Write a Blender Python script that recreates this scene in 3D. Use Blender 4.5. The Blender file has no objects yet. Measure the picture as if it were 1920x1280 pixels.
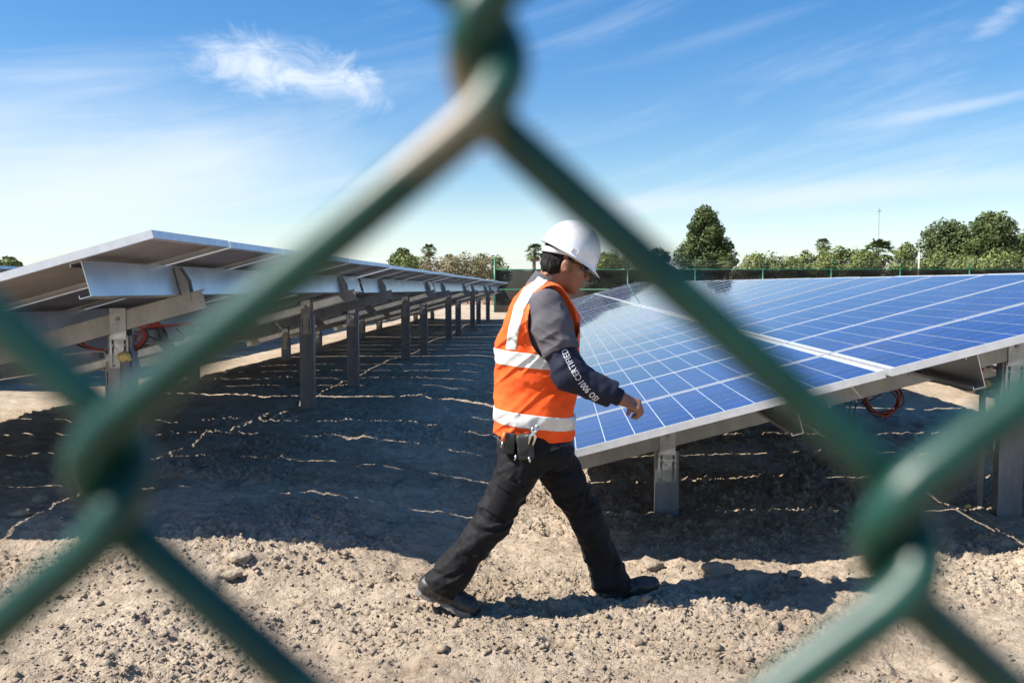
import bpy, math, random
import numpy as np
from mathutils import Vector, Matrix
from mathutils.bvhtree import BVHTree

random.seed(7)
rng = np.random.default_rng(7)
R = math.radians
scene = bpy.context.scene
col = scene.collection

# ------------------------------------------------------------------ camera
F_PX, YAW, PITCH, CAM_H = 1658.0, 0.0517, 0.0599, 1.46
cam_data = bpy.data.cameras.new('camera')
cam_data.sensor_width = 36.0
cam_data.lens = F_PX / 1920 * 36
cam_data.clip_start = 0.01
cam_data.clip_end = 4000
cam_data.dof.use_dof = True
cam_data.dof.focus_distance = 4.3
cam_data.dof.aperture_fstop = cam_data.lens / 2.9
cam_data.dof.aperture_blades = 8
cam = bpy.data.objects.new('camera', cam_data)
cam.location = (0, 0, CAM_H)
cam.rotation_euler = (math.pi / 2 - PITCH, 0, YAW)
col.objects.link(cam)
scene.camera = cam

# ------------------------------------------------------------------ sun, sky, exposure
SUN_EL, SUN_AZ = R(47), R(14.5)          # light travels towards +X, turned a little to +Y
sun_dir = Vector((math.cos(SUN_EL) * math.cos(SUN_AZ), math.cos(SUN_EL) * math.sin(SUN_AZ), -math.sin(SUN_EL)))
sd = bpy.data.lights.new('sun', 'SUN')
sd.energy = 5.0
sd.angle = R(0.5)
sd.color = (1.0, 0.955, 0.88)
so = bpy.data.objects.new('sun', sd)
so.rotation_euler = sun_dir.to_track_quat('-Z', 'Y').to_euler()
so.location = (-8, -3, 9)
col.objects.link(so)

world = bpy.data.worlds.new('World')
scene.world = world
world.use_nodes = True
wn, wl = world.node_tree.nodes, world.node_tree.links
wn.clear()


def cam_to_dir(px, py):
    r, u = (px - 960) / F_PX, (640 - py) / F_PX
    fh = math.cos(PITCH) + u * math.sin(PITCH)
    z = -math.sin(PITCH) + u * math.cos(PITCH)
    x = r * math.cos(YAW) - fh * math.sin(YAW)
    y = r * math.sin(YAW) + fh * math.cos(YAW)
    return Vector((x, y, z)).normalized()


def build_sky():
    out = wn.new('ShaderNodeOutputWorld')
    bg = wn.new('ShaderNodeBackground')
    bg.inputs['Strength'].default_value = 0.087
    sky = wn.new('ShaderNodeTexSky')
    sky.sky_type = 'NISHITA'
    sky.sun_disc = False
    sky.sun_elevation = SUN_EL
    sky.sun_rotation = math.atan2(-sun_dir.x, -sun_dir.y)
    sky.altitude = 0
    sky.air_density = 1.0
    sky.dust_density = 0.2
    sky.ozone_density = 1.0
    tc = wn.new('ShaderNodeTexCoord')
    sep = wn.new('ShaderNodeSeparateXYZ')
    wl.new(tc.outputs['Generated'], sep.inputs[0])

    def M(op, a, b=None, c=None, clamp=False):
        n = wn.new('ShaderNodeMath')
        n.operation = op
        n.use_clamp = clamp
        for i, v in enumerate((a, b, c)):
            if v is None:
                continue
            if isinstance(v, (int, float)):
                n.inputs[i].default_value = v
            else:
                wl.new(v, n.inputs[i])
        return n.outputs[0]
    X, Y, Z = sep.outputs
    az = M('ARCTAN2', X, Y)
    el = M('ARCSINE', Z)

    def vec(a, b, c=0.0):
        n = wn.new('ShaderNodeCombineXYZ')
        for i, v in enumerate((a, b, c)):
            if isinstance(v, (int, float)):
                n.inputs[i].default_value = v
            else:
                wl.new(v, n.inputs[i])
        return n.outputs[0]

    def noise(v, scale, detail, rough, dist=0.0):
        n = wn.new('ShaderNodeTexNoise')
        n.inputs['Scale'].default_value = scale
        n.inputs['Detail'].default_value = detail
        n.inputs['Roughness'].default_value = rough
        n.inputs['Distortion'].default_value = dist
        wl.new(v, n.inputs['Vector'])
        return n.outputs['Fac']

    def smooth(v, a, b):
        n = wn.new('ShaderNodeMapRange')
        n.interpolation_type = 'SMOOTHSTEP'
        n.inputs[1].default_value = a
        n.inputs[2].default_value = b
        wl.new(v, n.inputs[0])
        return n.outputs[0]

    # a bank of cloud, an ellipse in azimuth and elevation with a tilt
    def bank(px, py, wx, wy, tilt):
        d = cam_to_dir(px, py)
        a0, e0 = math.atan2(d.x, d.y), math.asin(d.z)
        da, de = M('SUBTRACT', az, a0), M('SUBTRACT', el, e0)
        c, s = math.cos(tilt), math.sin(tilt)
        u = M('DIVIDE', M('ADD', M('MULTIPLY', da, c), M('MULTIPLY', de, s)), wx / F_PX)
        v = M('DIVIDE', M('SUBTRACT', M('MULTIPLY', de, c), M('MULTIPLY', da, s)), wy / F_PX)
        r2 = M('ADD', M('MULTIPLY', u, u), M('MULTIPLY', v, v))
        return M('POWER', 2.71828, M('MULTIPLY', r2, -1.0))
    # wispy high cloud: noise drawn out along a slanting wind
    w1 = vec(M('ADD', M('MULTIPLY', az, 0.55), M('MULTIPLY', el, -0.9)), M('ADD', M('MULTIPLY', el, 2.6), M('MULTIPLY', az, -0.45)), 3.7)
    wisp = noise(w1, 5.5, 9.0, 0.62, 0.7)
    fine = noise(vec(az, M('MULTIPLY', el, 1.8), 1.3), 16.0, 10.0, 0.66, 0.9)
    broad = noise(vec(az, M('MULTIPLY', el, 1.5), 8.1), 3.0, 5.0, 0.55, 0.2)
    m_wisp = M('MULTIPLY', smooth(wisp, 0.46, 0.85), 0.36)
    b1 = bank(520, 128, 250, 80, R(-6))
    m1 = M('MULTIPLY', smooth(M('ADD', M('MULTIPLY', fine, 0.55), M('MULTIPLY', b1, 0.48)), 0.52, 0.86), 0.95)
    b1b = bank(680, 165, 100, 60, R(-42))
    m1b = M('MULTIPLY', smooth(M('ADD', M('MULTIPLY', fine, 0.6), M('MULTIPLY', b1b, 0.42)), 0.56, 0.86), 0.85)
    b2 = bank(110, 370, 560, 110, R(9))
    m2 = M('MULTIPLY', smooth(M('ADD', M('MULTIPLY', broad, 0.45), M('ADD', M('MULTIPLY', wisp, 0.25), M('MULTIPLY', b2, 0.5))), 0.40, 0.95), 0.90)
    b2b = bank(60, 210, 380, 100, R(14))
    m2b = M('MULTIPLY', smooth(M('ADD', M('MULTIPLY', wisp, 0.6), M('MULTIPLY', b2b, 0.4)), 0.38, 0.85), 0.5)
    b3 = bank(1330, 75, 330, 26, R(13))
    m3 = M('MULTIPLY', smooth(M('ADD', M('MULTIPLY', wisp, 0.7), M('MULTIPLY', b3, 0.35)), 0.45, 0.9), 0.38)
    b4 = bank(1790, 205, 190, 14, R(7))
    m4 = M('MULTIPLY', smooth(M('ADD', M('MULTIPLY', wisp, 0.6), M('MULTIPLY', b4, 0.45)), 0.45, 0.95), 0.5)
    b5 = bank(1450, 372, 700, 30, R(2))
    m5 = M('MULTIPLY', smooth(M('ADD', M('MULTIPLY', wisp, 0.6), M('MULTIPLY', b5, 0.45)), 0.40, 0.92), 0.6)
    b6 = bank(1880, 30, 70, 30, R(25))
    m6 = M('MULTIPLY', smooth(M('ADD', M('MULTIPLY', fine, 0.6), M('MULTIPLY', b6, 0.4)), 0.52, 0.9), 0.6)
    inv = None
    for m in (m_wisp, m1, m1b, m2, m2b, m3, m4, m5, m6):
        one = M('SUBTRACT', 1.0, m, clamp=True)
        inv = one if inv is None else M('MULTIPLY', inv, one)
    mask = M('SUBTRACT', 1.0, inv, clamp=True)
    # pale band of thin cloud low over the horizon, all the way round
    low = M('MULTIPLY', smooth(M('ABSOLUTE', el), 0.12, 0.0), 0.62)
    mask = M('MAXIMUM', mask, low)
    up = smooth(el, -0.01, 0.02)
    mask = M('MULTIPLY', mask, up)
    mix = wn.new('ShaderNodeMix')
    mix.data_type = 'RGBA'
    hsv = wn.new('ShaderNodeHueSaturation')
    hsv.inputs['Hue'].default_value = 0.508
    hsv.inputs['Saturation'].default_value = 1.66
    # gamma curve on the sky colour evens it out between zenith and horizon
    dv = wn.new('ShaderNodeVectorMath')
    dv.operation = 'SCALE'
    dv.inputs['Scale'].default_value = 1 / 5.5
    wl.new(sky.outputs[0], dv.inputs[0])
    gm = wn.new('ShaderNodeGamma')
    gm.inputs['Gamma'].default_value = 0.80
    wl.new(dv.outputs[0], gm.inputs['Color'])
    ml = wn.new('ShaderNodeVectorMath')
    ml.operation = 'SCALE'
    ml.inputs['Scale'].default_value = 5.0
    wl.new(gm.outputs[0], ml.inputs[0])
    wl.new(ml.outputs[0], hsv.inputs['Color'])
    wl.new(mask, mix.inputs['Factor'])
    wl.new(hsv.outputs[0], mix.inputs['A'])
    mix.inputs['B'].default_value = (5.2, 5.75, 6.5, 1)
    wl.new(mix.outputs['Result'], bg.inputs['Color'])
    wl.new(bg.outputs[0], out.inputs['Surface'])


build_sky()
scene.view_settings.view_transform = 'Standard'
scene.view_settings.look = 'None'
scene.view_settings.gamma = 1.0
scene.view_settings.exposure = 1.0
scene.cycles.use_denoising = True
world.cycles.sampling_method = "MANUAL"
world.cycles.sample_map_resolution = 512
scene.cycles.max_bounces = 6
scene.cycles.diffuse_bounces = 2
scene.cycles.glossy_bounces = 2
scene.cycles.transparent_max_bounces = 12
scene.cycles.caustics_reflective = False
scene.cycles.caustics_refractive = False


# ------------------------------------------------------------------ helpers: noise
def _hash(ix, iy, iz, seed):
    h = (ix.astype(np.uint32) * np.uint32(374761393) + iy.astype(np.uint32) * np.uint32(668265263)
         + iz.astype(np.uint32) * np.uint32(2246822519) + np.uint32(seed * 3266489917 & 0xffffffff))
    h = (h ^ (h >> np.uint32(13))) * np.uint32(1274126177)
    h = h ^ (h >> np.uint32(16))
    h = (h * np.uint32(2654435761)) ^ (h >> np.uint32(11))
    return (h & np.uint32(0xffffff)).astype(np.float32) / np.float32(0xffffff)


def vnoise(x, y, z=None, seed=0):
    """smooth value noise in -1..1"""
    x = np.asarray(x, np.float32)
    y = np.asarray(y, np.float32)
    z = np.zeros_like(x) if z is None else np.asarray(z, np.float32)
    fx, fy, fz = np.floor(x), np.floor(y), np.floor(z)
    ix, iy, iz = fx.astype(np.int64), fy.astype(np.int64), fz.astype(np.int64)
    x, y, z = x - fx, y - fy, z - fz
    x, y, z = (t * t * t * (t * (t * 6 - 15) + 10) for t in (x, y, z))
    r = 0
    for dx in (0, 1):
        for dy in (0, 1):
            for dz in (0, 1):
                w = (x if dx else 1 - x) * (y if dy else 1 - y) * (z if dz else 1 - z)
                r = r + w * _hash(ix + dx, iy + dy, iz + dz, seed)
    return r * 2 - 1


def fbm(x, y, z=None, octaves=4, seed=0, gain=0.5):
    a, f, s = 1.0, 1.0, 0
    for o in range(octaves):
        s = s + a * vnoise(x * f, y * f, None if z is None else z * f, seed + o * 17)
        a *= gain
        f *= 2.03
    return s


def clods2(x, y, seed=0):
    """rounded lumps: height 0..1 from jittered cell centres, each lump its own size"""
    ix, iy = np.floor(x).astype(np.int64), np.floor(y).astype(np.int64)
    zz = np.zeros_like(ix)
    h = np.zeros_like(x, dtype=np.float32)
    for dx in (-1, 0, 1):
        for dy in (-1, 0, 1):
            cx, cy = ix + dx, iy + dy
            px = cx + _hash(cx, cy, zz, seed)
            py = cy + _hash(cx, cy, zz, seed + 5)
            s = _hash(cx, cy, zz, seed + 9)
            rad = 0.25 + 0.6 * s * s
            d = np.hypot(x - px, y - py) / rad
            h = np.maximum(h, np.sqrt(np.clip(1 - d * d, 0, 1)) * rad)
    return h


# ------------------------------------------------------------------ helpers: meshes
def mesh_np(name, v, f, smooth=False):
    v = np.asarray(v, np.float32)
    f = np.asarray(f, np.int32)
    me = bpy.data.meshes.new(name)
    me.vertices.add(len(v))
    me.vertices.foreach_set('co', v.ravel())
    k = f.shape[1]
    me.loops.add(len(f) * k)
    me.loops.foreach_set('vertex_index', f.ravel())
    me.polygons.add(len(f))
    me.polygons.foreach_set('loop_start', np.arange(0, len(f) * k, k, dtype=np.int32))
    me.polygons.foreach_set('loop_total', np.full(len(f), k, np.int32))
    if smooth:
        me.polygons.foreach_set('use_smooth', np.ones(len(f), bool))
    me.update(calc_edges=True)
    me.validate()
    return me


class MB:
    """collects boxes, tubes, prisms into one mesh"""

    def __init__(self):
        self.v, self.f = [], []

    def add(self, vs, fs):
        o = len(self.v)
        self.v += [tuple(p) for p in vs]
        self.f += [tuple(i + o for i in q) for q in fs]
        return self

    def box(self, lo, hi, m=None):
        x0, y0, z0 = lo
        x1, y1, z1 = hi
        vs = [(x0, y0, z0), (x1, y0, z0), (x1, y1, z0), (x0, y1, z0), (x0, y0, z1), (x1, y0, z1), (x1, y1, z1), (x0, y1, z1)]
        if m is not None:
            vs = [m @ Vector(p) for p in vs]
        return self.add(vs, [(0, 3, 2, 1), (4, 5, 6, 7), (0, 1, 5, 4), (1, 2, 6, 5), (2, 3, 7, 6), (3, 0, 4, 7)])

    def prism(self, poly, axis, a, b, m=None):
        """polygon (list of 2-tuples) extruded along axis from a to b"""
        def P(p, t):
            q = {'x': (t, p[0], p[1]), 'y': (p[0], t, p[1]), 'z': (p[0], p[1], t)}[axis]
            return m @ Vector(q) if m is not None else q
        n = len(poly)
        vs = [P(p, a) for p in poly] + [P(p, b) for p in poly]
        fs = [(i, (i + 1) % n, (i + 1) % n + n, i + n) for i in range(n)]
        fs += [tuple(range(n - 1, -1, -1)), tuple(range(n, 2 * n))]
        return self.add(vs, fs)

    def tube(self, pts, r, sides=8, cap=True):
        pts = [Vector(p) for p in pts]
        rs = r if isinstance(r, (list, tuple)) else [r] * len(pts)
        vs, fs = [], []
        prev = None
        for i, p in enumerate(pts):
            t = (pts[min(i + 1, len(pts) - 1)] - pts[max(i - 1, 0)]).normalized()
            if prev is None:
                n = t.orthogonal().normalized()
            else:
                n = (prev - t * prev.dot(t))
                n = n.normalized() if n.length > 1e-6 else t.orthogonal().normalized()
            prev = n
            b = t.cross(n)
            for k in range(sides):
                a = 2 * math.pi * k / sides
                vs.append(p + (n * math.cos(a) + b * math.sin(a)) * rs[i])
        for i in range(len(pts) - 1):
            for k in range(sides):
                a, c = i * sides + k, i * sides + (k + 1) % sides
                fs.append((a, c, c + sides, a + sides))
        if cap:
            fs.append(tuple(range(sides - 1, -1, -1)))
            fs.append(tuple(range((len(pts) - 1) * sides, len(pts) * sides)))
        return self.add(vs, fs)

    def mesh(self, name, smooth=False, bevel=0):
        me = bpy.data.meshes.new(name)
        me.from_pydata([tuple(p) for p in self.v], [], self.f)
        if smooth:
            me.polygons.foreach_set('use_smooth', [True] * len(me.polygons))
        me.update()
        return me


def obj(name, me, mat=None, parent=None, loc=None, rot=None):
    o = bpy.data.objects.new(name, me)
    col.objects.link(o)
    if mat is not None and me is not None and not me.materials:
        me.materials.append(mat)
    o.parent = parent
    if loc is not None:
        o.location = loc
    if rot is not None:
        o.rotation_euler = rot
    return o


def tag(o, label=None, cat=None, group=None, kind=None):
    if label:
        o['label'] = label
    if cat:
        o['category'] = cat
    if group:
        o['group'] = group
    if kind:
        o['kind'] = kind
    return o


def empty(name, loc, rz=0):
    o = bpy.data.objects.new(name, None)
    o.empty_display_size = 0.2
    col.objects.link(o)
    o.location = loc
    o.rotation_euler = (0, 0, rz)
    return o


# ------------------------------------------------------------------ helpers: materials
def new_mat(name, color=(0.5, 0.5, 0.5), rough=0.6, metal=0.0, spec=0.5, coat=0.0, coat_rough=0.05):
    m = bpy.data.materials.new(name)
    m.use_nodes = True
    b = m.node_tree.nodes['Principled BSDF']
    b.inputs['Base Color'].default_value = (*color, 1)
    b.inputs['Roughness'].default_value = rough
    b.inputs['Metallic'].default_value = metal
    b.inputs['Specular IOR Level'].default_value = spec
    b.inputs['Coat Weight'].default_value = coat
    b.inputs['Coat Roughness'].default_value = coat_rough
    return m


def nd(m, kind, **kw):
    n = m.node_tree.nodes.new(kind)
    for k, v in kw.items():
        if k in n.inputs:
            n.inputs[k].default_value = v
        else:
            setattr(n, k, v)
    return n


def lk(m, a, b):
    m.node_tree.links.new(a, b)


def noise_color(m, c1, c2, scale=5.0, detail=5, rough=0.6, lo=0.35, hi=0.65, coord='Object', stretch=None, bump=0.0, bump_scale=None, dist=0.01, rvar=0.0):
    """procedural two-tone colour and optional bump on a principled material"""
    b = m.node_tree.nodes['Principled BSDF']
    tc = nd(m, 'ShaderNodeTexCoord')
    src = tc.outputs[coord]
    if stretch:
        mp = nd(m, 'ShaderNodeMapping')
        mp.inputs['Scale'].default_value = stretch
        lk(m, src, mp.inputs['Vector'])
        src = mp.outputs[0]
    n = nd(m, 'ShaderNodeTexNoise', Scale=scale, Detail=detail, Roughness=rough)
    lk(m, src, n.inputs['Vector'])
    r = nd(m, 'ShaderNodeMapRange')
    r.inputs[1].default_value, r.inputs[2].default_value = lo, hi
    lk(m, n.outputs['Fac'], r.inputs[0])
    mx = nd(m, 'ShaderNodeMix', data_type='RGBA')
    mx.inputs['A'].default_value = (*c1, 1)
    mx.inputs['B'].default_value = (*c2, 1)
    lk(m, r.outputs[0], mx.inputs['Factor'])
    lk(m, mx.outputs['Result'], b.inputs['Base Color'])
    if rvar:
        base = b.inputs['Roughness'].default_value
        rr = nd(m, 'ShaderNodeMapRange')
        rr.inputs[3].default_value, rr.inputs[4].default_value = base - rvar, base + rvar
        lk(m, n.outputs['Fac'], rr.inputs[0])
        lk(m, rr.outputs[0], b.inputs['Roughness'])
    if bump:
        n2 = nd(m, 'ShaderNodeTexNoise', Scale=bump_scale or scale * 6, Detail=4, Roughness=0.6)
        lk(m, src, n2.inputs['Vector'])
        bp = nd(m, 'ShaderNodeBump', Strength=bump, Distance=dist)
        lk(m, n2.outputs['Fac'], bp.inputs['Height'])
        lk(m, bp.outputs[0], b.inputs['Normal'])
    return m


MAT = {}
MAT['galv'] = noise_color(new_mat('galvanised_steel', rough=0.42, metal=0.75), (0.26, 0.265, 0.265), (0.46, 0.465, 0.46), 9, 6, 0.65, rvar=0.12)
MAT['galv_dull'] = noise_color(new_mat('dull_galvanised_steel', rough=0.55, metal=0.45), (0.27, 0.265, 0.25), (0.42, 0.41, 0.39), 6, 7, 0.7, stretch=(1, 1, 0.4), rvar=0.1)
MAT['pile'] = noise_color(new_mat('steel_pile', rough=0.5, metal=0.6), (0.13, 0.135, 0.145), (0.25, 0.255, 0.27), 5, 7, 0.7, stretch=(1, 1, 0.3), rvar=0.1)
MAT['purlin'] = noise_color(new_mat('rolled_zinc_sheet', rough=0.33, metal=0.9), (0.58, 0.60, 0.62), (0.72, 0.74, 0.76), 3, 6, 0.6, rvar=0.06)
MAT['alu'] = noise_color(new_mat('anodised_aluminium', rough=0.42, metal=0.5), (0.66, 0.67, 0.68), (0.78, 0.79, 0.80), 14, 4, 0.6)
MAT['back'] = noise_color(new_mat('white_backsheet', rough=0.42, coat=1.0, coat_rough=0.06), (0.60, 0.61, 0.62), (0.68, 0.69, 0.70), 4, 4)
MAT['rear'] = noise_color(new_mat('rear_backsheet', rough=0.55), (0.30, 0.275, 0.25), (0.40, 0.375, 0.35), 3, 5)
MAT['black_plastic'] = noise_color(new_mat('black_plastic', rough=0.5), (0.012, 0.012, 0.012), (0.03, 0.03, 0.03), 20)
MAT['red_cable'] = noise_color(new_mat('red_cable_jacket', rough=0.45), (0.27, 0.022, 0.016), (0.38, 0.04, 0.026), 12)
MAT['yellow_cap'] = noise_color(new_mat('yellow_foam', rough=0.8), (0.55, 0.40, 0.10), (0.68, 0.52, 0.18), 30)
MAT['bolt'] = noise_color(new_mat('bolt_steel', rough=0.5, metal=0.7), (0.16, 0.16, 0.16), (0.3, 0.3, 0.3), 40)
MAT['green_paint'] = noise_color(new_mat('green_fence_paint', rough=0.4), (0.006, 0.11, 0.06), (0.012, 0.15, 0.085), 8)
MAT['string'] = noise_color(new_mat('twine', rough=0.9), (0.5, 0.4, 0.2), (0.62, 0.52, 0.3), 50)
MAT['red_mark'] = noise_color(new_mat('red_marker_paint', rough=0.7), (0.4, 0.03, 0.03), (0.55, 0.06, 0.05), 60)


def mat_cell():
    m = new_mat('polycrystalline_silicon', (0.02, 0.05, 0.26), 0.6, 0.0, 0.1, coat=1.0, coat_rough=0.03)
    b = m.node_tree.nodes['Principled BSDF']
    tc = nd(m, 'ShaderNodeTexCoord')
    b.inputs['Coat IOR'].default_value = 1.27
    v = nd(m, 'ShaderNodeTexVoronoi', Scale=70.0)
    lk(m, tc.outputs['Object'], v.inputs['Vector'])
    mx = nd(m, 'ShaderNodeMix', data_type='RGBA')
    mx.inputs['A'].default_value = (0.0035, 0.016, 0.112, 1)
    mx.inputs['B'].default_value = (0.0080, 0.029, 0.168, 1)
    sp = nd(m, 'ShaderNodeSeparateColor')
    lk(m, v.outputs['Color'], sp.inputs[0])
    lk(m, sp.outputs[0], mx.inputs['Factor'])
    oi = nd(m, 'ShaderNodeObjectInfo')
    vr = nd(m, 'ShaderNodeMapRange')
    vr.inputs[3].default_value, vr.inputs[4].default_value = 0.80, 1.18
    lk(m, oi.outputs['Random'], vr.inputs[0])
    vm = nd(m, 'ShaderNodeVectorMath', operation='SCALE')
    lk(m, mx.outputs['Result'], vm.inputs[0])
    lk(m, vr.outputs[0], vm.inputs['Scale'])
    g = nd(m, 'ShaderNodeNewGeometry')
    dn = nd(m, 'ShaderNodeTexNoise', Scale=1.6, Detail=7.0, Roughness=0.7)
    lk(m, g.outputs['Position'], dn.inputs['Vector'])
    dr = nd(m, 'ShaderNodeMapRange')
    dr.inputs[1].default_value, dr.inputs[2].default_value, dr.inputs[4].default_value = 0.42, 0.75, 0.045
    lk(m, dn.outputs['Fac'], dr.inputs[0])
    dm = nd(m, 'ShaderNodeMix', data_type='RGBA')
    lk(m, dr.outputs[0], dm.inputs['Factor'])
    lk(m, vm.outputs[0], dm.inputs['A'])
    dm.inputs['B'].default_value = (0.34, 0.29, 0.23, 1)
    lk(m, dm.outputs['Result'], b.inputs['Base Color'])
    # dust film makes the gloss uneven
    n = nd(m, 'ShaderNodeTexNoise', Scale=3.0, Detail=6.0, Roughness=0.65)
    lk(m, tc.outputs['Object'], n.inputs['Vector'])
    r = nd(m, 'ShaderNodeMapRange')
    r.inputs[3].default_value, r.inputs[4].default_value = 0.015, 0.06
    lk(m, n.outputs['Fac'], r.inputs[0])
    lk(m, r.outputs[0], b.inputs['Coat Roughness'])
    return m


MAT['cell'] = mat_cell()
MAT['busbar'] = new_mat('silver_busbar', (0.22, 0.25, 0.32), 0.4, 0.3, coat=1.0)


def mat_ground():
    m = new_mat('dry_clay_soil', (0.4, 0.32, 0.23), 0.95, 0, 0.15)
    b = m.node_tree.nodes['Principled BSDF']
    g = nd(m, 'ShaderNodeNewGeometry')
    P = g.outputs['Position']
    n1 = nd(m, 'ShaderNodeTexNoise', Scale=0.7, Detail=7.0, Roughness=0.62)
    n2 = nd(m, 'ShaderNodeTexNoise', Scale=9.0, Detail=8.0, Roughness=0.68)
    n3 = nd(m, 'ShaderNodeTexNoise', Scale=55.0, Detail=6.0, Roughness=0.7)
    for n in (n1, n2, n3):
        lk(m, P, n.inputs['Vector'])
    r1 = nd(m, 'ShaderNodeValToRGB')
    r1.color_ramp.elements[0].position, r1.color_ramp.elements[1].position = 0.34, 0.68
    r1.color_ramp.elements[0].color = (0.385, 0.296, 0.212, 1)
    r1.color_ramp.elements[1].color = (0.590, 0.488, 0.370, 1)
    lk(m, n1.outputs['Fac'], r1.inputs[0])
    r2 = nd(m, 'ShaderNodeValToRGB')
    r2.color_ramp.elements[0].position, r2.color_ramp.elements[1].position = 0.32, 0.66
    r2.color_ramp.elements[0].color = (0.63, 0.60, 0.57, 1)
    r2.color_ramp.elements[1].color = (1.12, 1.11, 1.10, 1)
    lk(m, n2.outputs['Fac'], r2.inputs[0])
    mu = nd(m, 'ShaderNodeMix', data_type='RGBA', blend_type='MULTIPLY')
    mu.inputs['Factor'].default_value = 0.75
    lk(m, r1.outputs[0], mu.inputs['A'])
    lk(m, r2.outputs[0], mu.inputs['B'])
    lk(m, mu.outputs['Result'], b.inputs['Base Color'])
    # mud cracks
    vo = nd(m, 'ShaderNodeTexVoronoi', Scale=9.0, feature='DISTANCE_TO_EDGE')
    wv = nd(m, 'ShaderNodeVectorMath', operation='MULTIPLY_ADD')
    wv.inputs[1].default_value = (0.14, 0.14, 0.14)
    lk(m, n2.outputs['Color'], wv.inputs[0])
    lk(m, P, wv.inputs[2])
    lk(m, wv.outputs[0], vo.inputs['Vector'])
    cr = nd(m, 'ShaderNodeMapRange')
    cr.inputs[1].default_value, cr.inputs[2].default_value = 0.0, 0.05
    lk(m, vo.outputs['Distance'], cr.inputs[0])
    v2 = nd(m, 'ShaderNodeTexVoronoi', Scale=60.0, feature='F1')
    lk(m, wv.outputs[0], v2.inputs['Vector'])
    a1 = nd(m, 'ShaderNodeMath', operation='MULTIPLY_ADD')
    a1.inputs[1].default_value = 0.35
    lk(m, cr.outputs[0], a1.inputs[0])
    lk(m, n3.outputs['Fac'], a1.inputs[2])
    a2 = nd(m, 'ShaderNodeMath', operation='MULTIPLY_ADD')
    a2.inputs[1].default_value = -0.5
    lk(m, v2.outputs['Distance'], a2.inputs[0])
    lk(m, a1.outputs[0], a2.inputs[2])
    bp = nd(m, 'ShaderNodeBump', Strength=0.85, Distance=0.02)
    lk(m, a2.outputs[0], bp.inputs['Height'])
    lk(m, bp.outputs[0], b.inputs['Normal'])
    return m


MAT['ground'] = mat_ground()


# ------------------------------------------------------------------ ground
def smoothstep(a, b, x):
    t = np.clip((x - a) / (b - a), 0, 1)
    return t * t * (3 - 2 * t)


def ground_base(x, y):
    """large shape of the ground"""
    x, y = np.asarray(x, np.float32), np.asarray(y, np.float32)
    z = 0.17 * smoothstep(-0.2, -1.7, x) * smoothstep(3.8, 4.7, y)
    z = z + 0.10 * smoothstep(10, 40, y)
    z = z + 0.035 * vnoise(x * 0.35 + 3.1, y * 0.35 + 1.7, seed=3) * smoothstep(2.2, 3.6, np.hypot(x - 0.2, y - 3.9) + 1.6)
    return z


def gz(x, y):
    return float(ground_base(np.array([x]), np.array([y]))[0])


def rough_mask(x, y):
    return smoothstep(-0.3, 0.4, vnoise(x * 1.3 + 7, y * 2.2 + 2, seed=33) + 0.4 * vnoise(x * 4.1, y * 5.2, seed=35))


def ground_detail(x, y):
    n1 = fbm(x * 2.3, y * 2.3, octaves=3, seed=11)
    n2 = fbm(x * 11, y * 11, octaves=4, seed=21, gain=0.6)
    rough = 0.22 + 0.78 * rough_mask(x, y)
    # trampled smoother soil where people walk and a crust of loose clods beside it
    strip = np.exp(-((y - 3.55) / 0.5) ** 2)
    rough = rough * (1 - 0.45 * strip)
    wx, wy = 0.030 * fbm(x * 16, y * 16, octaves=3, seed=43), 0.030 * fbm(x * 16 + 9, y * 16, octaves=3, seed=47)
    c1 = clods2((x + wx) * 7, (y + wy) * 7, 41) * 0.05
    c2 = clods2((x + wx) * 21, (y + wy) * 21, 51) * 0.029
    c3 = clods2((x + wx) * 46, (y + wy) * 46, 61) * 0.021
    crumb = np.abs(fbm(x * 34, y * 34, octaves=3, seed=65, gain=0.65))
    patch = smoothstep(0.15, 0.75, vnoise(x * 1.7, y * 1.7, seed=81) + 0.25)
    patch2 = smoothstep(-0.35, 0.35, vnoise(x * 2.9, y * 2.9, seed=83))
    dimples = -0.030 * smoothstep(0.45, 0.9, vnoise(x * 5.1, y * 5.1, seed=71))
    far = 1 - 0.45 * smoothstep(4.8, 6.0, y)
    return far * 0.018 * n1 + 0.008 * n2 + rough * (far * c1 * patch + c2 * patch2 + c3 + 0.013 * crumb) + dimples


def grow(start, stop, step0, ratio):
    out, x, s = [start], start, step0
    while x < stop:
        s *= ratio
        x += s
        out.append(x)
    return out


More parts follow.
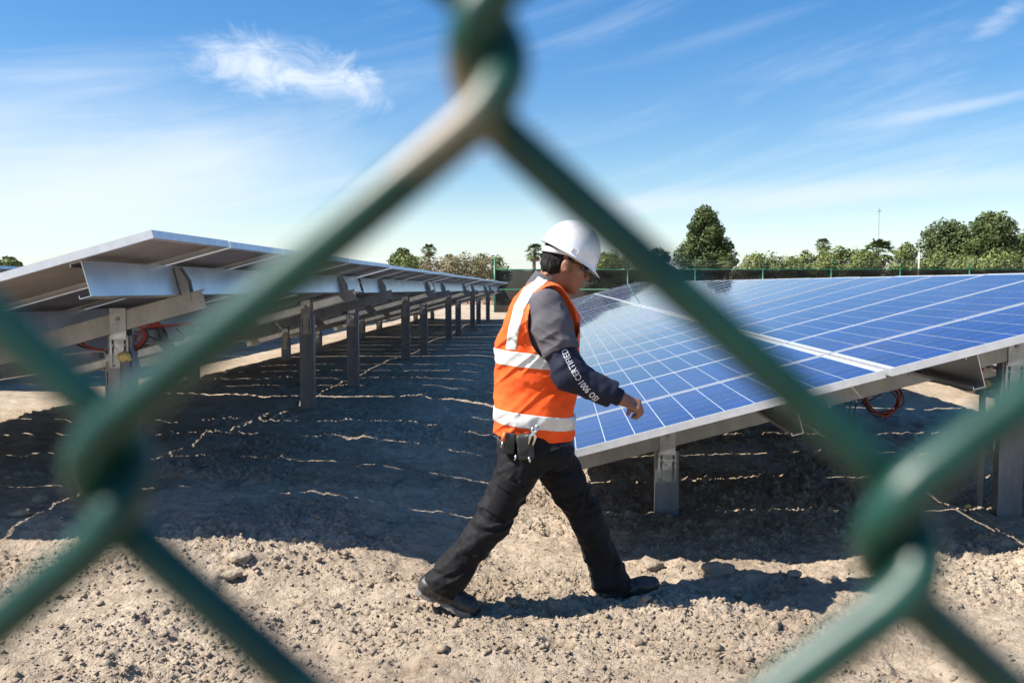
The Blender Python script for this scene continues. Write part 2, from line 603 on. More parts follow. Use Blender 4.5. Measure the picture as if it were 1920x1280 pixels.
def build_ground():
    ys = [-900, -300, -100, -40, -15, -6, -3, -1.5, -0.5, 0.3, 1.0, 1.6, 2.1, 2.5, 2.8]
    ys += list(np.arange(2.95, 5.4, 0.0072))
    ys += grow(ys[-1] + 0.0072, 48, 0.0072, 1.0105)
    ys += [ys[-1] + d for d in (2, 5, 10, 20, 40, 80, 160, 400, 1000, 2200)]
    xc = list(np.arange(-2.75, 2.75, 0.0092))
    right = grow(2.75, 40, 0.0092, 1.021)
    right += [right[-1] + d for d in (5, 15, 40, 100, 300, 900, 2200)]
    left = [-v for v in right][::-1]
    xs = np.array(left + xc[1:] + right)
    ys = np.array(ys)
    X, Y = np.meshgrid(xs, ys)
    shp = X.shape
    x, y = X.ravel(), Y.ravel()
    z = ground_base(x, y)
    # fine relief where the sheet is fine enough to carry it
    dxs = np.gradient(xs)
    dys = np.gradient(ys)
    spacing = np.maximum(*np.meshgrid(dxs, dys)).ravel()
    w = smoothstep(0.16, 0.03, spacing)
    sel = w > 0
    det = np.zeros_like(z)
    det[sel] = ground_detail(x[sel], y[sel])
    z = z + det * w
    v = np.stack([x, y, z], 1)
    ny, nx = shp
    i = np.arange(ny * nx).reshape(shp)
    f = np.stack([i[:-1, :-1], i[:-1, 1:], i[1:, 1:], i[1:, :-1]], -1).reshape(-1, 4)
    o = obj('ground', mesh_np('ground', v, f, True), MAT['ground'])
    tag(o, kind='structure')
    return o


build_ground()

ICO_V = None


def ico(sub=1):
    t = (1 + 5 ** 0.5) / 2
    v = [Vector(p).normalized() for p in [(-1, t, 0), (1, t, 0), (-1, -t, 0), (1, -t, 0), (0, -1, t), (0, 1, t), (0, -1, -t), (0, 1, -t), (t, 0, -1), (t, 0, 1), (-t, 0, -1), (-t, 0, 1)]]
    f = [(0, 11, 5), (0, 5, 1), (0, 1, 7), (0, 7, 10), (0, 10, 11), (1, 5, 9), (5, 11, 4), (11, 10, 2), (10, 7, 6), (7, 1, 8), (3, 9, 4), (3, 4, 2), (3, 2, 6), (3, 6, 8), (3, 8, 9), (4, 9, 5), (2, 4, 11), (6, 2, 10), (8, 6, 7), (9, 8, 1)]
    for _ in range(sub):
        cache, nf = {}, []

        def mid(a, b):
            k = (min(a, b), max(a, b))
            if k not in cache:
                cache[k] = len(v)
                v.append(((v[a] + v[b]) / 2).normalized())
            return cache[k]
        for a, b, c in f:
            ab, bc, ca = mid(a, b), mid(b, c), mid(c, a)
            nf += [(a, ab, ca), (b, bc, ab), (c, ca, bc), (ab, bc, ca)]
        f = nf
    return np.array([tuple(p) for p in v], np.float32), np.array(f, np.int32)


def build_crumbs():
    """loose crumbs of soil strewn over the ground"""
    n = 60000
    bv = np.array([(1, 0, 0), (-1, 0, 0), (0, 1, 0), (0, -1, 0), (0, 0, 1), (0, 0, -1)], np.float32)
    bf = np.array([(0, 2, 4), (2, 1, 4), (1, 3, 4), (3, 0, 4), (2, 0, 5), (1, 2, 5), (3, 1, 5), (0, 3, 5)], np.int32)
    x = rng.uniform(-3.2, 3.2, n)
    y = 3.0 + 4.0 * rng.random(n) ** 1.5
    keep = rng.random(n) < 0.12 + 0.75 * rough_mask(x, y)
    x, y = x[keep], y[keep]
    n = len(x)
    s = np.clip(np.exp(rng.normal(math.log(0.0054), 0.5, n)), 0.003, 0.024)
    z = ground_base(x, y) + ground_detail(x, y) + s * 0.25
    ang = rng.uniform(0, 6.28, n)
    ca, sa = np.cos(ang), np.sin(ang)
    pts = bv[None] * (1 + rng.uniform(-0.35, 0.35, (n, len(bv), 1))) + rng.uniform(-0.3, 0.3, (n, len(bv), 3))
    sc = np.stack([rng.uniform(0.8, 1.5, n), rng.uniform(0.8, 1.4, n), rng.uniform(0.55, 0.95, n)], 1) * s[:, None]
    pts = pts * sc[:, None]
    px = pts[..., 0] * ca[:, None] - pts[..., 1] * sa[:, None] + x[:, None]
    py = pts[..., 0] * sa[:, None] + pts[..., 1] * ca[:, None] + y[:, None]
    pz = pts[..., 2] + z[:, None]
    v = np.stack([px, py, pz], -1).reshape(-1, 3)
    f = (bf[None] + (np.arange(n) * len(bv))[:, None, None]).reshape(-1, 3)
    o = obj('soil_crumbs', mesh_np('soil_crumbs', v, f, False), MAT['ground'])
    tag(o, 'loose crumbs of dry clay strewn over the bare ground', 'soil', kind='stuff')


build_crumbs()


# ------------------------------------------------------------------ unprojection of measured points
def world_at(px, py, depth):
    """point seen at (px,py) at a horizontal distance `depth` along the view"""
    r, u = (px - 960) / F_PX, (640 - py) / F_PX
    t = depth / (math.cos(PITCH) + u * math.sin(PITCH))
    xc, z = r * t, CAM_H + t * (-math.sin(PITCH) + u * math.cos(PITCH))
    return Vector((xc * math.cos(YAW) - depth * math.sin(YAW), xc * math.sin(YAW) + depth * math.cos(YAW), z))


def ground_at(px, py):
    d = cam_to_dir(px, py)
    t = CAM_H / -d.z
    for _ in range(4):
        t = (CAM_H - gz(d.x * t, d.y * t)) / -d.z
    return Vector((d.x * t, d.y * t, gz(d.x * t, d.y * t)))


def build_clods():
    spots = [(1347, 1078, 0.075, 'large flat clay clod lying in the shadow of the walking worker'),
             (1222, 1062, 0.055, 'lumpy clod of clay above the leading boot at the shade edge'),
             (1268, 1066, 0.035, 'small clod between the large flat clod and the leading boot'),
             (1490, 1078, 0.032, 'pale small clod right of the large flat clod'),
             (452, 1072, 0.06, 'broken dark lump of clay beside a hollow left of the worker'),
             (432, 1092, 0.045, 'crumbled lump just below the broken dark lump'),
             (520, 1066, 0.03, 'dark knob of clay in front of the left row shade edge'),
             (690, 1008, 0.035, 'clod on the edge of the left row shade near the trailing leg'),
             (940, 1000, 0.034, 'flat reddish clod seen between the worker\'s legs'),
             (75, 940, 0.05, 'rounded stone in shade at the far left, beside smaller ones'),
             (40, 965, 0.045, 'rounded stone in shade at the left picture edge'),
             (1420, 985, 0.04, 'grey clod in the shade under the right row'),
             (1265, 998, 0.038, 'grey clod in shade just below the first low post'),
             (1560, 1085, 0.03, 'clod at the tip of the worker\'s shadow')]
    bv, bf = ico(2)
    for k, (px, py, s, lab) in enumerate(spots):
        p = ground_at(px, py)
        q = bv * 1.0
        n = vnoise(q[:, 0] * 1.6 + k * 9, q[:, 1] * 1.6, q[:, 2] * 1.6, seed=100 + k)
        n2 = vnoise(q[:, 0] * 4 + k * 9, q[:, 1] * 4, q[:, 2] * 4, seed=150 + k)
        q = q * (1 + 0.38 * n + 0.16 * n2)[:, None] * np.array([1.25, 0.9, 0.55]) * s
        me = mesh_np('dirt_clod', q, bf, False)
        o = obj('dirt_clod', me, MAT['ground'], None, (p.x, p.y, p.z + s * 0.28), (0, 0, k * 1.3))
        tag(o, lab, 'clod', 'clods of clay on the ground')


# ------------------------------------------------------------------ solar tables
TILT = R(15.1)
ML, MW, PITCH_M, GAP = 1.956, 0.990, 1.012, 0.030
HALF = ML + GAP / 2
CU, CV = 0.158, 0.158


def module_meshes():
    d = {}
    m = MB()
    t, h = 0.011, 0.040
    # hollow frame: outer wall with a top lip and an inward bottom flange
    m.box((0, 0, -h), (0.003, MW, 0)).box((ML - 0.003, 0, -h), (ML, MW, 0))
    m.box((0.003, 0, -h), (ML - 0.003, 0.003, 0)).box((0.003, MW - 0.003, -h), (ML - 0.003, MW, 0))
    m.box((0.003, 0.003, -0.0015), (t, MW - 0.003, -0.0002)).box((ML - t, 0.003, -0.0015), (ML - 0.003, MW - 0.003, -0.0002))
    m.box((t, 0.003, -0.0015), (ML - t, t, -0.0002)).box((t, MW - t, -0.0015), (ML - t, MW - 0.003, -0.0002))
    m.box((0.003, 0.003, -h + 0.0002), (0.030, MW - 0.003, -h + 0.002)).box((ML - 0.030, 0.003, -h + 0.0002), (ML - 0.003, MW - 0.003, -h + 0.002))
    m.box((0.030, 0.003, -h + 0.0002), (ML - 0.030, 0.030, -h + 0.002)).box((0.030, MW - 0.030, -h + 0.0002), (ML - 0.030, MW - 0.003, -h + 0.002))
    d['frame'] = m.mesh('frame')
    d['laminate'] = MB().box((0.004, 0.004, -0.007), (ML - 0.004, MW - 0.004, -0.0025)).mesh('laminate')
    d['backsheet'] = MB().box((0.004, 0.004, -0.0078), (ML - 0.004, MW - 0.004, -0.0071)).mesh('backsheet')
    d['cell'] = MB().add([(0, 0, 0), (0.1535, 0, 0), (0.1535, 0.1525, 0), (0, 0.1525, 0)], [(0, 1, 2, 3)]).mesh('cell')
    g, bus = MB(), MB()
    for i in range(12):
        for j in range(6):
            x, y = 0.0312 + CU * i, 0.0222 + CV * j
            g.add([(x, y, 0), (x + 0.1535, y, 0), (x + 0.1535, y + 0.1525, 0), (x, y + 0.1525, 0)], [(0, 1, 2, 3)])
    for j in range(6):
        for b in (0.026, 0.0777, 0.129):
            y = 0.0222 + CV * j + b
            bus.add([(0.028, y, 0.0003), (ML - 0.028, y, 0.0003), (ML - 0.028, y + 0.0011, 0.0003), (0.028, y + 0.0011, 0.0003)], [(0, 1, 2, 3)])
    d['cells'] = g.mesh('cells')
    d['busbars'] = bus.mesh('busbars')
    d['junction_box'] = MB().box((0.19, MW / 2 - 0.06, -0.030), (0.30, MW / 2 + 0.06, -0.0082)).mesh('junction_box')
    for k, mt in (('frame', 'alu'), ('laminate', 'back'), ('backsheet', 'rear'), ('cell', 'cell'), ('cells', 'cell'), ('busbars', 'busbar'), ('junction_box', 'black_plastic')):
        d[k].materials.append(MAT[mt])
    return d


MOD = module_meshes()
TABLE_LEN = 5 * PITCH_M + MW
PUR_H, RAF_H = 0.18, 0.115
RAF_Y = (1.08, 5.10)
PUR_S = (1.57, 0.47, -0.47, -1.68)
POST_S = (1.13, -1.09)          # along the slope from the middle seam
rotT = Matrix.Rotation(-TILT, 4, 'Y')


def slope_pt(s, w):
    """table coordinates (x, z) of a point s up the slope and w above the panel plane"""
    return (s * math.cos(TILT) - w * math.sin(TILT), s * math.sin(TILT) + w * math.cos(TILT))


def struct_meshes():
    d = {}
    # purlin: lipped channel, in slope coordinates (u, v, w), web at u=0, flanges towards -u
    t, fl, h = 0.004, 0.062, PUR_H
    prof = [(0, 0), (0, -h), (-fl, -h), (-fl, -h + 0.018), (-fl + t, -h + 0.018), (-fl + t, -h + t), (-t, -h + t), (-t, -t), (-fl + t, -t), (-fl + t, -0.018), (-fl, -0.018), (-fl, 0)]
    d['purlin'] = MB().prism(prof, 'y', 0.045, TABLE_LEN - 0.03).mesh('purlin')
    # rafter: channel along the slope, open to the back
    m = MB()
    s0, s1 = -1.80, 1.70
    t = 0.004
    m.box((s0, 0, -RAF_H), (s1, t, 0)).box((s0, t, -t), (s1, 0.055, 0)).box((s0, t, -RAF_H), (s1, 0.055, -RAF_H + t))
    d['rafter'] = m.mesh('rafter')
    # clip standing on the rafter and holding the purlin web
    m = MB()
    m.prism([(0.004, -PUR_H - 0.06), (0.05, -PUR_H - 0.06), (0.062, -PUR_H + 0.07), (0.03, -0.012), (0.004, -0.012)], 'y', -0.003, 0.003)
    m.prism([(0.004, -PUR_H - 0.06), (0.05, -PUR_H - 0.06), (0.062, -PUR_H + 0.07), (0.03, -0.012), (0.004, -0.012)], 'y', 0.056, 0.062)
    m.box((0.0045, 0.003, -PUR_H + 0.002), (0.0085, 0.056, -0.014))
    d['clip'] = m.mesh('clip')
    # driven pile: C section, web facing the camera, lips turned back; top at z=0
    m = MB()
    w, dp, t, L = 0.15, 0.075, 0.006, 2.2
    m.box((-w / 2, 0, -L), (w / 2, t, 0)).box((-w / 2, t, -L), (-w / 2 + t, dp, 0)).box((w / 2 - t, t, -L), (w / 2, dp, 0))
    m.box((-w / 2 + t, dp - t, -L), (-w / 2 + 0.024, dp, 0)).box((w / 2 - 0.024, dp - t, -L), (w / 2 - t, dp, 0))
    d['post'] = m.mesh('post')
    # slotted adjusting plate bolted on the pile: two slots are real openings
    m = MB()
    a, b = 0.058, 0.20
    y0, y1 = -0.0085, -0.0025
    for lo, hi in (((-a, -b), (a, -0.172)), ((-a, -0.028), (a, 0.0)), ((-a, -0.172), (-0.046, -0.028)), ((-0.030, -0.172), (0.030, -0.028)), ((0.046, -0.172), (a, -0.028))):
        m.box((lo[0], y0, lo[1]), (hi[0], y1, hi[1]))
    d['slotted_plate'] = m.mesh('slotted_plate')
    m = MB()
    for bx, bz in ((-0.038, -0.186), (0.038, -0.186), (-0.038, -0.06), (0.038, -0.06)):
        m.prism([(bx + 0.009 * math.cos(k * math.pi / 3), bz + 0.009 * math.sin(k * math.pi / 3)) for k in range(6)], 'y', -0.016, -0.009)
    d['bolt'] = m.mesh('bolt')
    # head plate that carries the rafter, with its single bolt
    m = MB()
    m.box((-0.050, -0.0165, -0.02), (0.050, -0.0105, 0.165))
    m.box((-0.050, 0.064, -0.02), (0.050, 0.070, 0.165))
    d['head_plate'] = m.mesh('head_plate')
    m = MB()
    m.prism([(0.012 * math.cos(k * math.pi / 3), 0.10 + 0.012 * math.sin(k * math.pi / 3)) for k in range(6)], 'y', -0.026, -0.017)
    d['head_bolt'] = m.mesh('head_bolt')
    for k, mt in (('purlin', 'purlin'), ('rafter', 'galv_dull'), ('clip', 'galv_dull'), ('post', 'pile'), ('slotted_plate', 'galv'), ('bolt', 'bolt'), ('head_plate', 'galv'), ('head_bolt', 'bolt')):
        d[k].materials.append(MAT[mt])
    return d


ST = struct_meshes()


def solar_table(label, group, x_seam, y0, z_seam, fine=0, wobble=0.0, grade=0.0):
    gx, gy = x_seam, y0
    zb = gz(gx, gy + 3)
    root = empty('solar_table', (gx, gy, zb))
    root.rotation_euler = (math.atan(grade), 0, 0)
    tag(root, label, 'solar table', group)
    dz = z_seam - zb
    rr = random.Random(hash((round(x_seam, 2), round(y0, 2))) & 0xffff)

    def put(name, me, s, v, w, parent=root, tilt=True):
        x, z = slope_pt(s, w)
        o = bpy.data.objects.new(name, me)
        col.objects.link(o)
        o.parent = parent
        o.location = (x, v, z + dz)
        if tilt:
            o.rotation_euler = (wobble, -TILT, 0)
        return o
    for up in (0, 1):
        for k in range(6):
            s0 = GAP / 2 if up else -GAP / 2 - ML
            p = put('solar_panel', MOD['laminate'], s0, k * PITCH_M, rr.uniform(-0.002, 0.002))
            p.rotation_euler = (rr.uniform(-0.0012, 0.0012), -TILT + rr.uniform(-0.001, 0.001), 0)

            def sub(name, key, loc=(0, 0, 0)):
                o = bpy.data.objects.new(name, MOD[key])
                col.objects.link(o)
                o.parent = p
                o.location = loc
                return o
            sub('frame', 'frame')
            if k < fine:
                for i in range(12):
                    for j in range(6):
                        sub('cell', 'cell', (0.0312 + CU * i, 0.0222 + CV * j, -0.0019))
            else:
                tag(sub('cells', 'cells', (0, 0, -0.0019)), kind='stuff')
            tag(sub('busbars', 'busbars', (0, 0, -0.0019)), kind='stuff')
            sub('junction_box', 'junction_box')
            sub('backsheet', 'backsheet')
    for s in PUR_S:
        put('purlin', ST['purlin'], s, 0, -0.0405)
    for ry in RAF_Y:
        put('rafter', ST['rafter'], 0, ry, -0.0405 - PUR_H - 0.001)
        for s in PUR_S:
            put('clip', ST['clip'], s, ry - 0.003, -0.0405)
        for s in POST_S:
            x, z = slope_pt(s, -0.0405 - PUR_H - RAF_H)
            ztop = z + dz - 0.022
            po = bpy.data.objects.new('post', ST['post'])
            col.objects.link(po)
            po.parent = root
            po.location = (x, ry + 0.012, ztop)
            for nm in ('slotted_plate', 'bolt', 'head_plate', 'head_bolt'):
                q = bpy.data.objects.new(nm, ST[nm])
                col.objects.link(q)
                q.parent = po
                q.location = (0, -0.004 if nm in ('slotted_plate', 'bolt') else -0.004, 0.0)
    return root


ORD = ['nearest', 'second', 'third', 'fourth', 'fifth', 'sixth']
XR, YR, ZR = 1.667, 4.56, 1.049
XL, YL, ZL = -1.952 - HALF * math.cos(TILT), 4.18, 1.739 - HALF * math.sin(TILT)
TP = 6.125
steps = [0.0, -0.012, 0.03, 0.045, 0.09, 0.11]
rr_labels = ['nearest blue solar table of the right row, the walking worker passing its low end',
             'second solar table from the camera in the right row of blue panels',
             'third solar table from the camera in the right row of blue panels',
             'fourth solar table from the camera in the right row of blue panels',
             'fifth solar table in the right row, seen edge-on and pale',
             'farthest solar table of the right row, just before the green fence']
for k in range(6):
    solar_table(rr_labels[k], 'solar tables of the right row', XR, YR + 6.105 * k, ZR + 0.0048 * 6.105 * k + (0.004 if k % 2 else 0), fine=2 if k == 0 else 0, grade=0.0048)
lr_labels = ['nearest solar table of the left row, its underside and peaked corner showing',
             'second solar table from the camera in the left row, seen from below',
             'third solar table from the camera in the left row, seen from below',
             'fourth solar table from the camera in the left row',
             'farthest solar table of the left row, its tip near the fence corner post']
for k in range(5):
    solar_table(lr_labels[k], 'solar tables of the left row', XL, YL + TP * k, ZL - 0.0019 * TP * k)
for k in range(1, 5):
    solar_table(['', 'nearer solar table two rows left, glimpsed under the left row', 'second solar table two rows left, behind the left row posts',
                 'third solar table two rows left, behind the left row posts', 'farthest solar table two rows left, behind the left row'][k],
                'solar tables beyond the left row', XL - 5.52, YL + TP * k, ZL + 0.02)
for k in range(1, 4):
    solar_table(['', 'blue solar table beyond the right row, glimpsed behind its tall post', 'second solar table beyond the right row, mostly hidden by it',
                 'third solar table beyond the right row, mostly hidden by it'][k],
                'solar tables beyond the right row', XR + 5.52, YR + TP * k, ZR + 0.03)
build_clods()


# ------------------------------------------------------------------ far fence
def mat_shade():
    m = new_mat('shade_netting', (0.02, 0.022, 0.02), 0.8, 0, 0.2)
    nt = m.node_tree
    b = nt.nodes['Principled BSDF']
    noise_color(m, (0.012, 0.013, 0.011), (0.026, 0.027, 0.023), 0.9, 5, 0.6)
    tr = nd(m, 'ShaderNodeBsdfTransparent')
    mx = nd(m, 'ShaderNodeMixShader')
    tc = nd(m, 'ShaderNodeTexCoord')
    n = nd(m, 'ShaderNodeTexNoise', Scale=1.3, Detail=4.0)
    lk(m, tc.outputs['Object'], n.inputs['Vector'])
    r = nd(m, 'ShaderNodeMapRange')
    r.inputs[3].default_value, r.inputs[4].default_value = 0.03, 0.11
    lk(m, n.outputs['Fac'], r.inputs[0])
    lk(m, r.outputs[0], mx.inputs[0])
    lk(m, b.outputs[0], mx.inputs[1])
    lk(m, tr.outputs[0], mx.inputs[2])
    lk(m, mx.outputs[0], nt.nodes['Material Output'].inputs['Surface'])
    return m


MAT['shade'] = mat_shade()
FY, FX0, FSP = 44.0, -3.13, 3.29


def build_far_fence():
    n = 11
    zb = 0.12
    root = empty('boundary_fence', (FX0, FY, zb))
    tag(root, 'green metal fence with dark shade netting and barbed wire behind the solar rows', 'fence')
    top = 2.39 - zb
    post = MB().tube([(0, 0, -0.3), (0, 0, top + 0.02)], 0.038, 10).tube([(0, 0, top + 0.02), (0, -0.02, top + 0.12), (0, -0.20, top + 0.48)], 0.022, 8).mesh('post', True)
    corner = MB().tube([(0, 0, -0.3), (0, 0, top + 0.55)], 0.055, 12).mesh('corner_post', True)
    for k in range(n + 1):
        obj('post', corner if k == 0 else post, MAT['green_paint'], root, (FSP * k, 0, 0))
    for z, nm in ((top, 'top_rail'), (1.28, 'middle_rail')):
        obj(nm, MB().tube([(0, 0, z), (FSP * n, 0, z)], 0.026, 8).mesh(nm, True), MAT['green_paint'], root)
    for i in range(3):
        y, z = -0.05 - 0.07 * i, top + 0.18 + 0.13 * i
        pts = []
        for k in range(n):
            for q in range(4):
                t = q / 4
                pts.append((FSP * (k + t), y, z - 0.05 * math.sin(math.pi * t)))
        m = MB().tube(pts, 0.005, 4)
        for j in range(int(FSP * n / 0.4)):
            x = 0.4 * j
            m.box((x, y - 0.02, z - 0.035), (x + 0.006, y + 0.02, z - 0.02))
        obj('barbed_wire', m.mesh('barbed_wire'), MAT['galv'], root)
    for k in range(n):
        # netting sags a little between its ties
        nx, nz = 16, 10
        vs, fs = [], []
        for j in range(nz + 1):
            for i in range(nx + 1):
                u, w = i / nx, j / nz
                bulge = 0.05 * math.sin(math.pi * u) * math.sin(math.pi * w) + 0.012 * math.sin(9 * u + k) * math.sin(7 * w + k)
                vs.append((0.03 + u * (FSP - 0.06), 0.045 + bulge, 0.03 + w * (top - 0.05 - 0.02 * math.sin(math.pi * u * 3) ** 2)))
        for j in range(nz):
            for i in range(nx):
                a = j * (nx + 1) + i
                fs.append((a, a + 1, a + nx + 2, a + nx + 1))
        obj('shade_net', MB().add(vs, fs).mesh('shade_net', True), MAT['shade'], root, (FSP * k, 0, 0))


build_far_fence()


def block_wall():
    """pale masonry wall behind the fence, glimpsed through the netting"""
    root = empty('block_wall', (11.9, 60.0, 0.1))
    tag(root, 'pale masonry wall standing behind the fence, glimpsed through the netting', 'wall')
    m = noise_color(new_mat('pale_render', rough=0.9), (0.32, 0.29, 0.26), (0.60, 0.57, 0.53), 0.9, 6, 0.7)
    obj('wall_face', MB().box((0, 0, -0.2), (5.2, 0.2, 1.95)).mesh('wall_face'), m, root)
    obj('coping', MB().box((-0.05, -0.05, 1.953), (5.25, 0.25, 2.03)).mesh('coping'), m, root)


block_wall()


def earth_berm():
    m = noise_color(new_mat('brown_earth', rough=0.95), (0.26, 0.16, 0.10), (0.40, 0.26, 0.17), 0.6, 6, 0.65, bump=0.6, bump_scale=6, dist=0.1)
    nx, ny = 90, 24
    xs, ys = np.linspace(-42, 2, nx), np.linspace(0, 9, ny)
    X, Y = np.meshgrid(xs, ys)
    h = 2.55 * np.sin(np.pi * np.clip(Y / 9, 0, 1)) ** 0.7 * smoothstep(-3.0, -5.0, X) * smoothstep(-42, -36, X)
    h = h * (0.92 + 0.10 * fbm(X * 0.3, Y * 0.3, octaves=3, seed=201)) + 0.12 * fbm(X * 1.1, Y * 1.1, octaves=3, seed=205) - 0.15
    v = np.stack([X, Y + 62, h], -1).reshape(-1, 3)
    i = np.arange(nx * ny).reshape(ny, nx)
    f = np.stack([i[:-1, :-1], i[:-1, 1:], i[1:, 1:], i[1:, :-1]], -1).reshape(-1, 4)
    tag(obj('earth_berm', mesh_np('earth_berm', v, f, True), m), kind='structure')


earth_berm()


# ------------------------------------------------------------------ trees and shrubs
def leaf_mat(name, c1, c2):
    m = noise_color(new_mat(name, rough=0.65, spec=0.25), c1, c2, 0.55, 4, 0.6, lo=0.3, hi=0.7)
    b = m.node_tree.nodes['Principled BSDF']
    return m


MAT['leaf_dark'] = leaf_mat('dark_foliage', (0.040, 0.062, 0.020), (0.100, 0.130, 0.042))
MAT['leaf_mid'] = leaf_mat('mid_foliage', (0.080, 0.115, 0.030), (0.175, 0.200, 0.055))
MAT['leaf_yellow'] = leaf_mat('yellowish_foliage', (0.085, 0.115, 0.030), (0.18, 0.205, 0.060))
MAT['leaf_dry'] = leaf_mat('dry_foliage', (0.15, 0.125, 0.07), (0.26, 0.22, 0.12))
MAT['frond'] = leaf_mat('palm_frond', (0.045, 0.075, 0.020), (0.10, 0.135, 0.035))
MAT['dead_frond'] = leaf_mat('dead_palm_frond', (0.20, 0.15, 0.08), (0.30, 0.23, 0.13))
MAT['bark'] = noise_color(new_mat('bark', rough=0.9), (0.09, 0.065, 0.045), (0.17, 0.13, 0.09), 4, 6, stretch=(1, 1, 0.3))


def leaf_cloud(lobes, n, size, seed, droop=0.0, sparse=0.0):
    """leaf-sized faces through the volume of a crown made of lobes [(centre, radii)]"""
    g = np.random.default_rng(seed)
    wts = np.array([r[0] * r[1] + r[1] * r[2] + r[0] * r[2] for c, r in lobes])
    idx = g.choice(len(lobes), n, p=wts / wts.sum())
    C = np.array([c for c, r in lobes])[idx]
    Rr = np.array([r for c, r in lobes])[idx]
    d = g.normal(size=(n, 3))
    d /= np.linalg.norm(d, axis=1)[:, None]
    rad = 1 - 0.55 * g.random(n) ** 1.8
    lump = 1 + 0.28 * vnoise(d[:, 0] * 2.4 + idx * 7, d[:, 1] * 2.4, d[:, 2] * 2.4, seed=seed)
    P = C + d * Rr * (rad * lump)[:, None]
    nrm = d + g.normal(size=(n, 3)) * 0.7
    nrm[:, 2] += 0.25
    nrm /= np.linalg.norm(nrm, axis=1)[:, None]
    t = np.cross(nrm, g.normal(size=(n, 3)))
    t /= np.linalg.norm(t, axis=1)[:, None]
    b = np.cross(nrm, t)
    s = size * g.uniform(0.55, 1.35, n)[:, None]
    k = g.uniform(0.35, 0.6, n)[:, None]
    fold = nrm * s * g.uniform(-0.25, 0.25, n)[:, None]
    v = np.stack([P - t * s, P - b * s * k + fold, P + t * s, P + b * s * k + fold], 1).reshape(-1, 3)
    f = np.arange(n * 4).reshape(n, 4)
    return v, f


def limb_tree(h, r, lobes, seed):
    g = random.Random(seed)
    m = MB()
    top = Vector((g.uniform(-.1, .1) * h, g.uniform(-.05, .05) * h, h * 0.62))
    mid = top * 0.5 + Vector((g.uniform(-.04, .04) * h, 0, 0))
    m.tube([(0, 0, -0.3), (0, 0, 0.15), mid, top], [r * 1.35, r, r * 0.75, r * 0.4], 9)
    for c, rad in lobes:
        c = Vector(c)
        st = mid.lerp(top, g.uniform(0.0, 0.8))
        q = st.lerp(c, 0.5) + Vector((0, 0, -0.06 * h))
        m.tube([st, q, c], [r * 0.4, r * 0.26, r * 0.08], 6)
    return m.mesh('trunk', True)


def broad_tree(name, px0, px1, py_top, depth, label, seed, mat='leaf_dark', n=9000, leaf=0.26, base_py=None, shape='round', group='trees beyond the fence', cat='tree', nl=16):
    g = random.Random(seed)
    pc = world_at((px0 + px1) / 2, 540, depth)
    w = (px1 - px0) / F_PX * depth
    h = CAM_H + (540 - py_top) / F_PX * depth
    z0 = 0.1
    root = empty(name, (pc.x, pc.y, z0))
    tag(root, label, cat, group)
    lobes = []
    for k in range(nl):
        u = k / (nl - 1)
        zz = h * (0.16 + 0.72 * u)
        if shape == 'round':
            spread = math.sin(math.pi * min(1, 0.22 + 0.72 * u)) ** 0.6
        elif shape == 'cone':
            spread = 1.0 - 0.72 * u
        else:
            spread = 0.95
        a = k * 2.4 + g.uniform(-.5, .5)
        rr = w * 0.5 * spread * (0.55 if shape != 'wide' else 0.72) * g.uniform(0.6, 1.25)
        lr = w * (0.16 if nl > 12 else 0.21) * g.uniform(0.6, 1.45)
        lobes.append(((math.cos(a) * rr, math.sin(a) * rr * 0.8, min(zz, h - lr * 0.85)), (lr, lr, lr * g.uniform(0.65, 0.95))))
    lobes.append(((g.uniform(-.06, .06) * w, 0, h - w * 0.13), (w * 0.15, w * 0.15, w * 0.13)))
    lobes.append(((0, 0, h * 0.5), (w * 0.28, w * 0.26, h * 0.27)))
    v, f = leaf_cloud(lobes, int(n * 1.4), leaf, seed)
    v[:, 2] = np.maximum(v[:, 2], 0.05)
    obj('crown', mesh_np('crown', v, f), MAT[mat], root)
    obj('trunk', limb_tree(h, 0.035 * h * (0.6 if cat == 'shrub' else 0.75), lobes, seed), MAT['bark'], root)
    return root


